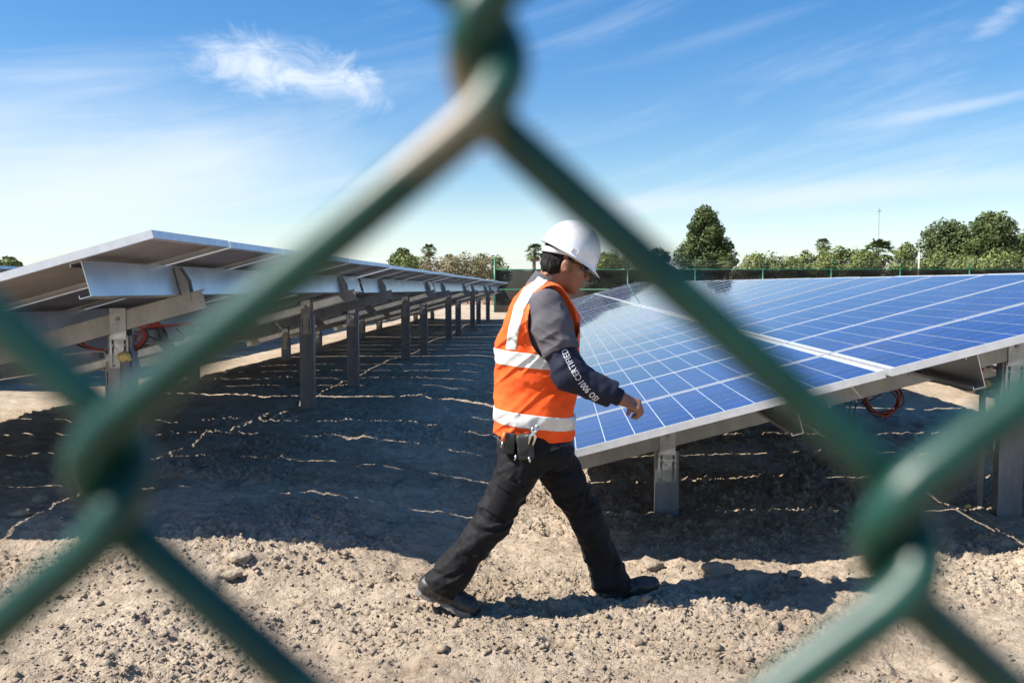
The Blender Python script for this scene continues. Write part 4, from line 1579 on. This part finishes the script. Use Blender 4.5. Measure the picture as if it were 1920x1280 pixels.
def build_person():
    V = lambda p: tuple(float(c) for c in p)
    # ---- joints
    hipR, kneeR, ankR = A(990, 842, -.095), A(922, 982, -.105), A(828, 1106, -.10)
    hipL, kneeL, ankL = A(1028, 842, .095), A(1095, 966, .10), A(1150, 1108, .10)
    shR, elR, wrR = A(1024, 588, -.175), A(1066, 704, -.235), A(1162, 751, -.225)
    shL, elL, wrL = A(1030, 588, .175), A(1012, 705, .235), A(1040, 800, .19)
    # ---- torso sections (py, px back, px front, half width)
    ts = [(850, 930, 1070, .165), (825, 924, 1071, .172), (790, 925, 1074, .178), (745, 926, 1078, .182), (700, 929, 1082, .188), (660, 932, 1084, .195),
          (625, 938, 1084, .205), (600, 945, 1081, .208), (580, 953, 1075, .200), (562, 964, 1066, .178), (545, 980, 1056, .135), (532, 995, 1048, .085), (520, 1003, 1042, .06)]

    def torso(grow_, zmin=None):
        out = []
        for py, b, f, w in ts:
            pb, pf = A(b, py), A(f, py)
            out.append((pb[2], (pb[0] + pf[0]) / 2, 0.0, (pf[0] - pb[0]) / 2 + grow_, w + grow_))
        return [s for s in out if zmin is None or s[0] >= zmin]
    # ---- head frame
    hc = A(1062, 497)
    ph = R(18)
    hf, hu = np.array([math.cos(ph), 0, -math.sin(ph)]), np.array([math.sin(ph), 0, math.cos(ph)])
    HM = np.array([hf, [0, 1, 0], hu])
    H = lambda f, y, u: hc + hf * f + np.array([0, y, 0]) + hu * u

    # ---- body: one continuous surface
    B = Field((-.62, -.34, -.02), (.62, .34, 1.75), 0.0042)
    B.loft(torso(-.045, A(0, 855)[2]), k=0)
    B.capsule(A(1012, 560), H(-.035, 0, -.05), .062, .054, .03)
    for hp, kn, an in ((hipR, kneeR, ankR), (hipL, kneeL, ankL)):
        B.capsule(hp, kn, .078, .052, .03).capsule(kn, an, .052, .038, .02)
    # feet inside the boots
    B.capsule(ankR, A(868, 1140, -.10), .036, .026, .02).capsule(ankL, A(1215, 1112, .10), .036, .026, .02)
    for sh, el, wr in ((shR, elR, wrR), (shL, elL, wrL)):
        B.capsule(sh, el, .055, .043, .03).capsule(el, wr, .043, .028, .02)
    # skull, face
    B.ellipsoid(H(-.012, 0, .030), (.098, .076, .092), HM, .02)
    B.ellipsoid(H(.030, 0, -.055), (.066, .058, .066), HM, .03)
    B.ellipsoid(H(.066, 0, -.108), (.026, .028, .020), HM, .025)
    B.capsule(H(.078, -.03, .016), H(.078, .03, .016), .014, .014, .02)
    B.capsule(H(.088, 0, .000), H(.108, 0, -.038), .008, .0125, .010)
    B.ellipsoid(H(.096, -.012, -.042), (.010, .009, .008), HM, .006).ellipsoid(H(.096, .012, -.042), (.010, .009, .008), HM, .006)
    B.ellipsoid(H(.087, 0, -.066), (.013, .021, .006), HM, .006).ellipsoid(H(.085, 0, -.078), (.012, .019, .007), HM, .006)
    for s in (-1, 1):
        B.ellipsoid(H(.052, s * .042, -.030), (.032, .024, .026), HM, .025)
        B.ellipsoid(H(.076, s * .031, -.004), (.013, .014, .011), HM, .008)
        B.ellipsoid(H(-.004, s * .084, -.020), (.021, .011, .033), HM, .006)
        B.ellipsoid(H(.002, s * .090, -.036), (.011, .008, .012), HM, .005)
    # hands: palm, four fingers with bent joints, thumb from the side of the palm
    for wr, el, sgn, near in ((wrR, elR, -1, True), (wrL, elL, 1, False)):
        wr = np.array(wr)
        if near:
            fwd = np.array([.90, .06, -.42])
            up = np.array([.36, -.52, .77])          # back of the hand
        else:
            fwd = np.array([.25, -.1, -.96])
            up = np.array([.15, .98, .1])
        fwd /= np.linalg.norm(fwd)
        up -= fwd * (up @ fwd)
        up /= np.linalg.norm(up)
        sd = np.cross(fwd, up) * (1 if near else -1)   # towards the little finger / thumb
        thumb_side = sd if (sd[1] > 0) == near else -sd
        little = -thumb_side
        pal = wr + fwd * .052
        B.capsule(wr, wr + fwd * .03, .027, .026, .015)
        for o in (-.028, -.010, .010, .028):
            B.capsule(wr + fwd * .025 + thumb_side * o * .6, wr + fwd * .085 + thumb_side * o, .0155, .0125, .010)
        for i, (o, l) in enumerate(((.030, .92), (.010, 1.0), (-.010, .95), (-.029, .78))):
            k0 = wr + fwd * (.088 - .004 * abs(i - 1)) + thumb_side * o + up * .002
            c1 = fwd * .72 - up * .70
            c2 = -fwd * .25 - up * .97
            c3 = -fwd * .85 - up * .50
            k1 = k0 + c1 * .040 * l
            k2 = k1 + c2 * .025 * l
            k3 = k2 + c3 * .020 * l
            B.capsule(k0, k1, .0105, .0095, .004).capsule(k1, k2, .0095, .0085, .003).capsule(k2, k3, .0085, .0072, .003)
        t0 = wr + fwd * .022 + thumb_side * .026 - up * .008
        t1 = t0 + fwd * .034 + thumb_side * .014 - up * .022
        t2 = t1 + fwd * .018 - up * .030 - thumb_side * .004
        t3 = t2 + fwd * .004 - up * .024 - thumb_side * .004
        B.capsule(t0, t1, .0145, .0125, .010).capsule(t1, t2, .0120, .0102, .004).capsule(t2, t3, .0102, .0085, .003)
    person = obj('person', B.mesh('person'), MAT['skin'])
    tag(person, 'worker in white hard hat and orange reflective vest striding to the right', 'person')
    person.location = (man_origin.x, man_origin.y, 0.012)
    person.rotation_euler = (0, 0, YAW)

    # ---- shirt: short sleeves, collar, body under the vest
    S = Field((-.25, -.36, A(0, 840)[2] - .02), (.27, .36, 1.60), 0.0042)
    S.loft(torso(-.028, A(0, 850)[2]), k=0)
    for sh, el in ((shR, elR), (shL, elL)):
        sh, el = np.array(sh), np.array(el)
        S.capsule(sh + np.array([0, .018 * np.sign(-sh[1]), .008]), sh + (el - sh) * .28, .080, .082, .035)
        S.capsule(sh + (el - sh) * .25, sh + (el - sh) * .74, .082, .075, .02)

    def sleeve_cut(sh, el, t):
        sh, el = np.array(sh), np.array(el)
        n = (el - sh) / np.linalg.norm(el - sh)
        c = sh + (el - sh) * t
        return lambda X, Y, Z: np.where(np.abs(Y) > .13, 1, -1) * 0 + np.where((Y * np.sign(sh[1]) > .125), (X - c[0]) * n[0] + (Y - c[1]) * n[1] + (Z - c[2]) * n[2], -1)
    S.cut(sleeve_cut(shR, elR, .66)).cut(sleeve_cut(shL, elL, .66))
    S.wrinkle(lambda x, y, z: -.007 * (.6 - np.abs(band_noise(x + .4 * z, y, z - .6 * x, 9, 7, 16, 501))) - .007 * (.6 - np.abs(band_noise(x - .5 * z, y, z + .5 * x, 13, 10, 26, 502))))
    # collar stands round the neck, lower at the throat
    nb, nt = A(1022, 540), A(1040, 512)

    def collar(X, Y, Z):
        ax = (nt - nb) / np.linalg.norm(nt - nb)
        t = (X - nb[0]) * ax[0] + (Y - nb[1]) * ax[1] + (Z - nb[2]) * ax[2]
        dx, dy, dz = X - nb[0] - t * ax[0], Y - nb[1] - t * ax[1], Z - nb[2] - t * ax[2]
        rr = np.sqrt(dx * dx + (dy * .92) ** 2 + dz * dz)
        ring = np.abs(rr - (.070 - .06 * t)) - .006
        return np.maximum(np.maximum(ring, t - .034), -t - .045)
    S.union(collar, nb - .11, nb + .13, .006)
    obj('shirt', S.mesh('shirt'), MAT['shirt'], person)

    # ---- hi-vis vest over the shirt
    zh = lambda px, py: A(px, py)[2]
    hemA, hemB = A(921, 812), A(1072, 826)
    arm_c = A(1038, 612, -.18)

    def vest_shape(g):
        T = Field((-.27, -.29, A(0, 850)[2]), (.27, .29, 1.56), 0.0040)
        T.loft(torso(.002, A(0, 851)[2]), k=0)
        T.wrinkle(lambda x, y, z: .012 * band_noise(x * .75 + z * .65, y, z - .8 * x, 6, 6, 12, 511) * smoothstep(1.50, 1.30, z)
                  + -.015 * (.55 - np.abs(band_noise(x * .7 + z * .7, y, z - .9 * x, 8, 8, 19, 512))) * smoothstep(1.45, 1.2, z)
                  + .0022 * band_noise(x, y, z, 40, 30, 45, 513) - g)
        # hem
        T.cut(lambda X, Y, Z: (hemA[2] + (X - hemA[0]) / (hemB[0] - hemA[0]) * (hemB[2] - hemA[2]) - .010 * np.sin((X - hemA[0]) * 9) - Z) + 0 * Y)
        # arm holes, neck
        def holes(X, Y, Z):
            q = np.sqrt(((X - arm_c[0]) / .112) ** 2 + ((Z - arm_c[2]) / .162) ** 2)
            d = (q - 1) * .112
            side = .095 - np.abs(Y)
            return -np.maximum(d, side)
        T.cut(holes)
        nk = A(1036, 520)
        T.cut(lambda X, Y, Z: -(np.sqrt((X - nk[0]) ** 2 + (Y * .95) ** 2 + ((Z - nk[2]) * .8) ** 2) - .088))
        return T
    vt = vest_shape(0.0)
    vest = obj('vest', vt.mesh('vest'), MAT['vest'], person)
    # reflective tape: two bands round the body and a brace over each shoulder
    base = vest_shape(.0032)

    def band(top0, top1, w, name):
        g = base.copy()
        a, b = A(925, top0), A(1075, top1)
        wz = w / 417.0
        g.cut(lambda X, Y, Z: np.maximum(Z - (a[2] + (X - a[0]) / (b[0] - a[0]) * (b[2] - a[2])), (a[2] + (X - a[0]) / (b[0] - a[0]) * (b[2] - a[2])) - wz - Z) + 0 * Y)
        obj('reflective_band', g.mesh('reflective_band'), MAT['reflective'], vest)
    band(656, 669, 27, 'upper')
    band(764, 781, 26, 'lower')
    poly = [A(px, py) for px, py in ((1016, 528), (990, 548), (972, 580), (962, 620), (956, 664))]
    for sgn in (-1, 1):
        g = base.copy()

        def brace(X, Y, Z):
            d = None
            for p, q in zip(poly[:-1], poly[1:]):
                ex, ez = q[0] - p[0], q[2] - p[2]
                t = np.clip(((X - p[0]) * ex + (Z - p[2]) * ez) / (ex * ex + ez * ez), 0, 1)
                dd = np.sqrt((X - p[0] - t * ex) ** 2 + (Z - p[2] - t * ez) ** 2)
                d = dd if d is None else np.minimum(d, dd)
            return np.maximum(np.maximum(d - .023, .06 - Y * sgn), (A(956, 657)[2] + .001) - Z)
        g.cut(brace)
        obj('reflective_brace', g.mesh('reflective_brace'), MAT['reflective'], vest)
    # binding along the arm holes
    g = vest_shape(.0022)
    g.cut(lambda X, Y, Z: np.maximum((np.sqrt(((X - arm_c[0]) / .126) ** 2 + ((Z - arm_c[2]) / .176) ** 2) - 1) * .12, .09 - np.abs(Y)))
    obj('binding', g.mesh('binding'), MAT['vest_edge'], vest)

    # ---- trousers
    T = Field((-.56, -.26, .04), (.50, .26, A(0, 800)[2]), 0.0045)
    wz = A(0, 812)[2]
    pb = A(1003, 845)
    T.loft([(A(0, 875)[2], pb[0] + .005, 0, .150, .150), (A(0, 850)[2], pb[0] + .005, 0, .170, .166), (A(0, 830)[2], pb[0], 0, .160, .158), (wz, pb[0] - .005, 0, .148, .150)], k=0)
    for hp, kn, an, far in ((hipR, kneeR, ankR, 0), (hipL, kneeL, ankL, 1)):
        hp, kn, an = (np.array(q) for q in (hp, kn, an))
        T.capsule(hp + np.array([0, 0, -.02]), kn, .101, .079, .05)
        T.capsule(kn, an + (an - kn) * .02, .079, .071, .035)
        T.capsule(kn + (an - kn) * .6, an + (an - kn) * .06, .071, .074, .03)
    dirR = (ankR - kneeR) / np.linalg.norm(ankR - kneeR)
    dirL = (ankL - kneeL) / np.linalg.norm(ankL - kneeL)
    cR, cL = ankR + dirR * .006, ankL + dirL * .014

    def hem(X, Y, Z):
        r = (X - cR[0]) * dirR[0] + (Y - cR[1]) * dirR[1] + (Z - cR[2]) * dirR[2]
        l = (X - cL[0]) * dirL[0] + (Y - cL[1]) * dirL[1] + (Z - cL[2]) * dirL[2]
        return np.where(X < 0.12, r, l) * (Z < .35) - 1.0 * (Z >= .35)
    T.cut(hem)

    def leg_folds(x, y, z):
        # folds run across each leg and gather at knee and ankle
        a = x * .75 - z * .65
        near_hem = smoothstep(.42, .12, z)
        knee = np.exp(-((z - .50) / .10) ** 2)
        hipz = smoothstep(.62, .78, z)
        f = band_noise(a + .25 * vnoise(x * 6, y * 6, z * 6, seed=3), y, z, 14, 7, 22, 521)
        f2 = band_noise(x, y, z, 8, 8, 9, 522)
        f3 = 1 - np.abs(band_noise(x + .6 * z, y, z - .5 * x, 12, 9, 24, 524))
        return .010 * f * (.45 + near_hem + .8 * knee) + .007 * f2 - .010 * (f3 - .5) * (.25 + .8 * knee + .7 * near_hem + .5 * hipz) + .0025 * band_noise(x, y, z, 55, 45, 60, 523)
    T.wrinkle(leg_folds)
    # cargo pocket on the near thigh
    d1 = (kneeR - hipR) / np.linalg.norm(kneeR - hipR)
    pc = hipR + (kneeR - hipR) * .66 + np.array([0, -.078, 0])
    d2 = np.array([d1[2], 0, -d1[0]])

    def pocket(X, Y, Z):
        u = (X - pc[0]) * d1[0] + (Z - pc[2]) * d1[2]
        w = (X - pc[0]) * d2[0] + (Z - pc[2]) * d2[2]
        return np.maximum(np.maximum(np.abs(u) - .080, np.abs(w) - .062), np.abs(Y - pc[1] - .9 * w * w * 6) - .022) + 0.006
    T.union(pocket, pc - .12, pc + .12, .008)
    trousers = obj('trousers', T.mesh('trousers'), MAT['trousers'], person)
    fl = Field(pc - .12, pc + .12, .004)

    def flap(X, Y, Z):
        u = (X - pc[0]) * d1[0] + (Z - pc[2]) * d1[2]
        w = (X - pc[0]) * d2[0] + (Z - pc[2]) * d2[2]
        return np.maximum(np.maximum(np.abs(u + .066) - .026 - .06 * np.abs(w) * 0, np.abs(w) - .066), np.abs(Y - pc[1] - .9 * w * w * 6 + .004) - .022) + 0.003
    fl.union(flap, pc - .1, pc + .1, 0)
    obj('pocket_flap', fl.mesh('pocket_flap'), MAT['trousers'], trousers)

    # ---- boots: each with a sole
    def boot(heel, toe, ank, y, roll):
        heel, toe, ank = np.array(heel), np.array(toe), np.array(ank)
        f = toe - heel
        L = np.linalg.norm(f)
        f = f / L
        up = np.array([-f[2], 0, f[0]])
        P = lambda a, h, s=0: heel + f * a * L + up * h + np.array([0, s, 0])
        lo = np.minimum(np.minimum(heel, toe), ank) - .12
        hi = np.maximum(np.maximum(heel, toe), ank) + .12
        K = Field(lo, hi, .0038)
        K.capsule(P(.14, .056), P(.72, .050), .046, .040, .02)
        K.ellipsoid(P(.80, .046), (.064, .050, .042), np.array([f, [0, 1, 0], up]), .025)
        K.capsule(P(.20, .055), ank + (ank - P(.20, .055)) * .10, .050, .050, .025)
        K.capsule(P(.45, .06), ank, .034, .040, .03)
        K.wrinkle(lambda x, y_, z: .0035 * band_noise(x, y_, z, 42, 20, 42, 531))
        K.cut(lambda X, Y, Z: .020 - ((X - heel[0]) * up[0] + (Z - heel[2]) * up[2]) + 0 * Y)
        b = obj('boot', K.mesh('boot'), MAT['leather'], person)
        Sx = Field(lo, hi, .0038)

        def sole(X, Y, Z):
            a = ((X - heel[0]) * f[0] + (Z - heel[2]) * f[2]) / L
            h = (X - heel[0]) * up[0] + (Z - heel[2]) * up[2]
            w = np.interp(np.clip(a, 0, 1).ravel(), [0, .08, .25, .45, .7, .88, 1], [.018, .036, .038, .035, .050, .043, .012]).reshape(a.shape)
            arch = .010 * np.exp(-((a - .38) / .07) ** 2)
            lift = .012 * np.clip(a - .8, 0, 1) / .2
            lug = .0025 * (np.sin(a * 75) > 0)
            return np.maximum(np.maximum(np.abs(Y - heel[1]) - w, np.abs(a - .5) * L - .5 * L), np.maximum(h - .027 - lift, arch + lift + lug - h))
        Sx.union(sole, lo + .05, hi - .05, 0)
        obj('sole', Sx.mesh('sole'), MAT['sole'], b)
    boot(A(777, 1115, -.10), A(889, 1166, -.10), ankR, -.10, 0)
    boot(A(1124, 1144, .10), A(1240, 1113, .10), ankL, .10, 0)

    # ---- navy arm sleeves
    def arm_sleeve(sh, el, wr, near):
        sh, el, wr = (np.array(q) for q in (sh, el, wr))
        lo = np.minimum(np.minimum(sh, el), wr) - .1
        hi = np.maximum(np.maximum(sh, el), wr) + .1
        K = Field(lo, hi, .0038)
        a0 = sh + (el - sh) * .45
        K.capsule(a0, el, .069, .070, .02).capsule(el + np.array([.004, 0, -.006]), wr - (wr - el) * .12 + np.array([0, 0, -.006]), .071, .058, .03).capsule(wr - (wr - el) * .16, wr, .048, .042, .015)
        n = (wr - el) / np.linalg.norm(wr - el)
        K.wrinkle(lambda x, y, z: .008 * band_noise(x + .5 * z, y, z - .5 * x, 15, 9, 24, 541) * (.4 + np.exp(-((x - el[0]) ** 2 + (z - el[2]) ** 2) / .06 ** 2)) + .003 * band_noise(x, y, z, 38, 25, 38, 542))
        K.cut(lambda X, Y, Z: (X - wr[0]) * n[0] + (Y - wr[1]) * n[1] + (Z - wr[2]) * n[2] + .034)
        o = obj('arm_sleeve', K.mesh('arm_sleeve'), MAT['sleeve'], person)
        C = Field(wr - .09, wr + .09, .0034)
        C.capsule(wr - n * .046, wr - n * .004, .040, .038, 0)
        C.cut(lambda X, Y, Z: np.abs((X - wr[0]) * n[0] + (Y - wr[1]) * n[1] + (Z - wr[2]) * n[2] + .020) - .022)
        obj('cuff', C.mesh('cuff'), MAT['sleeve'], o)
        return o, K
    slv, K = arm_sleeve(shR, elR, wrR, True)
    arm_sleeve(shL, elL, wrL, False)

    # lettering printed along the near sleeve, laid onto its surface
    tree = BVHTree.FromPolygons([Vector(V(p)) for p in K.v], [tuple(int(i) for i in q) for q in K.f])
    path = [A(px, py, -.27) for px, py in ((1124, 752), (1109, 737), (1094, 720), (1081, 699), (1069, 676), (1060, 655))]
    P2 = np.array([(p[0], p[2]) for p in path])
    fine_t = np.linspace(0, 1, 200)
    cum = np.r_[0, np.cumsum(np.linalg.norm(np.diff(P2, axis=0), axis=1))]
    fx = np.interp(fine_t * cum[-1], cum, P2[:, 0])
    fz = np.interp(fine_t * cum[-1], cum, P2[:, 1])
    ker = np.ones(31) / 31
    fx = np.convolve(np.pad(fx, 15, mode='reflect', reflect_type='odd'), ker, 'valid')
    fz = np.convolve(np.pad(fz, 15, mode='reflect', reflect_type='odd'), ker, 'valid')
    total = cum[-1]

    def lettering(text, s0, s1, size, weight):
        cu = bpy.data.curves.new('lettering', 'FONT')
        cu.body = text
        cu.size = 1.0
        cu.offset = weight
        cu.resolution_u = 3
        cu.space_character = 1.06
        tmp = bpy.data.objects.new('lettering', cu)
        col.objects.link(tmp)
        dg = bpy.context.evaluated_depsgraph_get()
        me = bpy.data.meshes.new_from_object(tmp.evaluated_get(dg))
        bpy.data.objects.remove(tmp)
        import bmesh
        bm = bmesh.new()
        bm.from_mesh(me)
        bmesh.ops.triangulate(bm, faces=bm.faces)
        bmesh.ops.subdivide_edges(bm, edges=bm.edges[:], cuts=1)
        xs = [v.co.x for v in bm.verts]
        x0, x1 = min(xs), max(xs)
        for v in bm.verts:
            s = s0 + (s1 - s0) * (v.co.x - x0) / (x1 - x0)
            cx, cz = np.interp(s, fine_t, fx), np.interp(s, fine_t, fz)
            ex = np.interp(min(s + .02, 1), fine_t, fx) - np.interp(max(s - .02, 0), fine_t, fx)
            ez = np.interp(min(s + .02, 1), fine_t, fz) - np.interp(max(s - .02, 0), fine_t, fz)
            L = math.hypot(ex, ez)
            nx, nz = -ez / L, ex / L                       # tops of the letters to the left of the line
            hgt = v.co.y * size
            p = Vector((cx + nx * hgt, -0.6, cz + nz * hgt))
            hit = tree.ray_cast(p, Vector((0, 1, 0)))
            if hit[0] is None:
                hit = tree.find_nearest(Vector((p.x, -.27, p.z)))
                v.co = hit[0] + hit[1] * 0.0012
            else:
                v.co = hit[0] + hit[1] * 0.0012
        bm.normal_update()
        bm.to_mesh(me)
        bm.free()
        me.name = 'lettering'
        me.materials.clear()
        return obj('lettering', me, MAT['white_print'], slv)
    lettering('ISO 9001', 0.02, 0.41, .037, .018).data.name = 'lettering'
    lettering('CERTIFIED', 0.45, 0.97, .037, 0.004)

    # ---- hair
    Hh = Field(hc - .16, hc + .16, .0036)
    Hh.ellipsoid(H(-.016, 0, .026), (.102, .081, .098), HM, 0)
    Hh.capsule(H(-.062, -.03, -.045), H(-.062, .03, -.045), .041, .041, .03)

    def hairline(X, Y, Z):
        f = (X - hc[0]) * hf[0] + (Z - hc[2]) * hf[2]
        u = (X - hc[0]) * hu[0] + (Z - hc[2]) * hu[2]
        front = f - np.where(u > .02, .066, np.where(u > -.036, .030, -.022))
        low = -.088 - u + .25 * (f + .06)
        return np.maximum(front, low) + 0 * Y
    Hh.cut(hairline)
    Hh.wrinkle(lambda x, y, z: .006 * band_noise(x * .8 + .6 * z, y, z, 60, 45, 18, 551) + .004 * band_noise(x, y, z, 110, 80, 50, 552))
    obj('hair', Hh.mesh('hair'), MAT['hair'], person)

    # ---- sunglasses
    m = MB()
    for s in (-1, 1):
        vs, fs = [], []
        for j in range(5):
            for i in range(7):
                u_, w_ = i / 6, j / 4
                y = s * (.006 + .058 * u_)
                f = .100 - .030 * u_ ** 2.2
                uu = .014 - .036 * w_ * (1 - .25 * u_)
                vs.append(V(H(f, y, uu)))
        for j in range(4):
            for i in range(6):
                a = j * 7 + i
                fs.append((a, a + 1, a + 8, a + 7))
        m.add(vs, fs)
    gl = obj('sunglasses', m.mesh('sunglasses', True), MAT['lens'], person)
    sm = gl.modifiers.new('thick', 'SOLIDIFY')
    sm.thickness = .003
    for s in (-1, 1):
        obj('temple', MB().tube([V(H(.072, s * .066, .008)), V(H(.03, s * .081, .006)), V(H(-.005, s * .083, .004)), V(H(-.022, s * .080, -.012))], .0028, 6).mesh('temple', True), MAT['black_plastic'], gl)

    # ---- hard hat: shell with ribs, rim, peak, side slots, suspension band
    rc = A(1066, 481)
    th = R(30)
    rf, ru = np.array([math.cos(th), 0, -math.sin(th)]), np.array([math.sin(th), 0, math.cos(th)])
    Q = lambda f, y, u: rc + rf * f + np.array([0, y, 0]) + ru * u
    vs, fs = [], []
    NA, NR = 72, 22
    for j in range(NR + 1):
        t = j / NR                                    # 0 at the rim edge, 1 at the crown
        for i in range(NA):
            a = 2 * math.pi * i / NA
            ca, sa = math.cos(a), math.sin(a)
            front = max(0, ca)
            if j < 3:                                  # rim and peak
                out = (3 - j) / 3
                ext = .008 + .034 * front ** 3
                k = 1 + 0
                x, y, u = (.131 + ext * out) * ca, (.113 + .009 * out) * sa, -.002 - .006 * out - .016 * out * front ** 3
            else:
                q = (j - 3) / (NR - 3) * math.pi / 2
                cr = math.cos(q) ** 0.86
                x, y, u = .131 * ca * cr, .113 * sa * cr, .004 + .142 * math.sin(q) ** 0.95
                rib = math.exp(-(y / .014) ** 2) + .6 * math.exp(-((abs(y) - .045) / .010) ** 2)
                u += .0045 * rib * math.sin(q) ** 2
                x *= 1 + .018 * math.exp(-(y / .014) ** 2) * (1 if ca > 0 else 1)
            vs.append(V(Q(x, y, u)))
    for j in range(NR):
        for i in range(NA):
            a, b = j * NA + i, j * NA + (i + 1) % NA
            fs.append((a, b, b + NA, a + NA))
    hat = obj('hard_hat', MB().add(vs, fs).mesh('hard_hat', True), MAT['hat'], person)
    sm = hat.modifiers.new('thick', 'SOLIDIFY')
    sm.thickness = .0028
    for s in (-1, 1):
        M4 = Matrix(((rf[0], 0, ru[0], 0), (0, 1, 0, 0), (rf[2], 0, ru[2], 0), (0, 0, 0, 1)))
        M4.translation = Vector(V(Q(.012, s * .1145, .016)))
        mb = MB().box((-.016, -.004, -.010), (-.010, .004, .012), M4).box((.010, -.004, -.010), (.016, .004, .012), M4).box((-.010, -.004, .006), (.010, .004, .012), M4)
        obj('slot', mb.mesh('slot'), MAT['hat'], hat)
    pts = [V(Q(.110 * math.cos(a) - .004, .094 * math.sin(a), -.002 - .036 * max(0, -math.cos(a)))) for a in np.linspace(0, 2 * math.pi, 49)]
    bandv, bandf = [], []
    for k, p in enumerate(pts):
        p = Vector(p)
        bandv += [p + Vector(V(ru * .013)), p - Vector(V(ru * .013))]
    for k in range(len(pts) - 1):
        bandf.append((2 * k, 2 * k + 2, 2 * k + 3, 2 * k + 1))
    bo = obj('suspension_band', MB().add(bandv, bandf).mesh('suspension_band', True), MAT['reflective'], hat)
    sm = bo.modifiers.new('thick', 'SOLIDIFY')
    sm.thickness = .002

    # ---- belt and tool pouch at the near hip
    bw = A(0, 834)[2]
    bp = []
    for a in np.linspace(0, 2 * math.pi, 65):
        bp.append((pb[0] + .169 * math.cos(a), .167 * math.sin(a)))
    bv_, bf_ = [], []
    for x, y in bp:
        bv_ += [(x, y, bw + .019), (x, y, bw - .019)]
    for k in range(64):
        bf_.append((2 * k, 2 * k + 2, 2 * k + 3, 2 * k + 1))
    be = obj('belt', MB().add(bv_, bf_).mesh('belt', True), MAT['leather'], person)
    be.modifiers.new('thick', 'SOLIDIFY').thickness = .005
    pp = A(984, 842, -.195)

    def rounded_box(c, h, r, name, mat, parent, rot=0):
        K = Field(np.array(c) - max(h) - .03, np.array(c) + max(h) + .03, .0034)
        cr, sr = math.cos(rot), math.sin(rot)

        def fn(X, Y, Z):
            x, y, z = X - c[0], Y - c[1], Z - c[2]
            u, w = x * cr + z * sr, -x * sr + z * cr
            q = [np.abs(u) - h[0] + r, np.abs(y) - h[1] + r, np.abs(w) - h[2] + r]
            o_ = np.sqrt(np.maximum(q[0], 0) ** 2 + np.maximum(q[1], 0) ** 2 + np.maximum(q[2], 0) ** 2)
            return o_ + np.minimum(np.maximum(np.maximum(q[0], q[1]), q[2]), 0) - r
        K.union(fn, np.array(c) - max(h), np.array(c) + max(h), 0)
        K.wrinkle(lambda x, y, z: .003 * band_noise(x, y, z, 40, 40, 40, 561))
        return obj(name, K.mesh(name), mat, parent)
    pouch = rounded_box(pp, (.036, .026, .056), .012, 'tool_pouch', MAT['leather'], person, .12)
    rounded_box(A(955, 836, -.185), (.026, .022, .046), .010, 'tool_pouch', MAT['leather'], person, -.1)
    W2 = lambda px, py, y=-.226: V(A(px, py, y))
    obj('pliers', MB().tube([W2(990, 838), W2(994, 822), W2(1004, 814), W2(1008, 806), W2(1003, 803)], [.006, .007, .0075, .006, .004], 8).mesh('pliers', True), MAT['chrome'], pouch)
    obj('pliers', MB().tube([W2(998, 840), W2(1003, 824), W2(996, 812), W2(999, 805)], [.006, .007, .006, .004], 8).mesh('pliers', True), MAT['chrome'], pouch)
    obj('tool_tip', MB().tube([W2(967, 858), W2(964, 868)], [.005, .004], 8).mesh('tool_tip', True), MAT['chrome'], pouch)
    obj('tool_tip', MB().tube([W2(991, 862), W2(993, 872)], [.006, .005], 8).mesh('tool_tip', True), MAT['chrome'], pouch)
    obj('screwdriver', MB().tube([W2(946, 816, -.205), W2(942, 832, -.205)], [.008, .009], 8).mesh('screwdriver', True), MAT['orange_grip'], pouch)
    obj('screwdriver_shaft', MB().tube([W2(942, 832, -.205), W2(938, 845, -.205)], [.004, .003], 6).mesh('screwdriver_shaft', True), MAT['chrome'], pouch)
    return person


person = build_person()
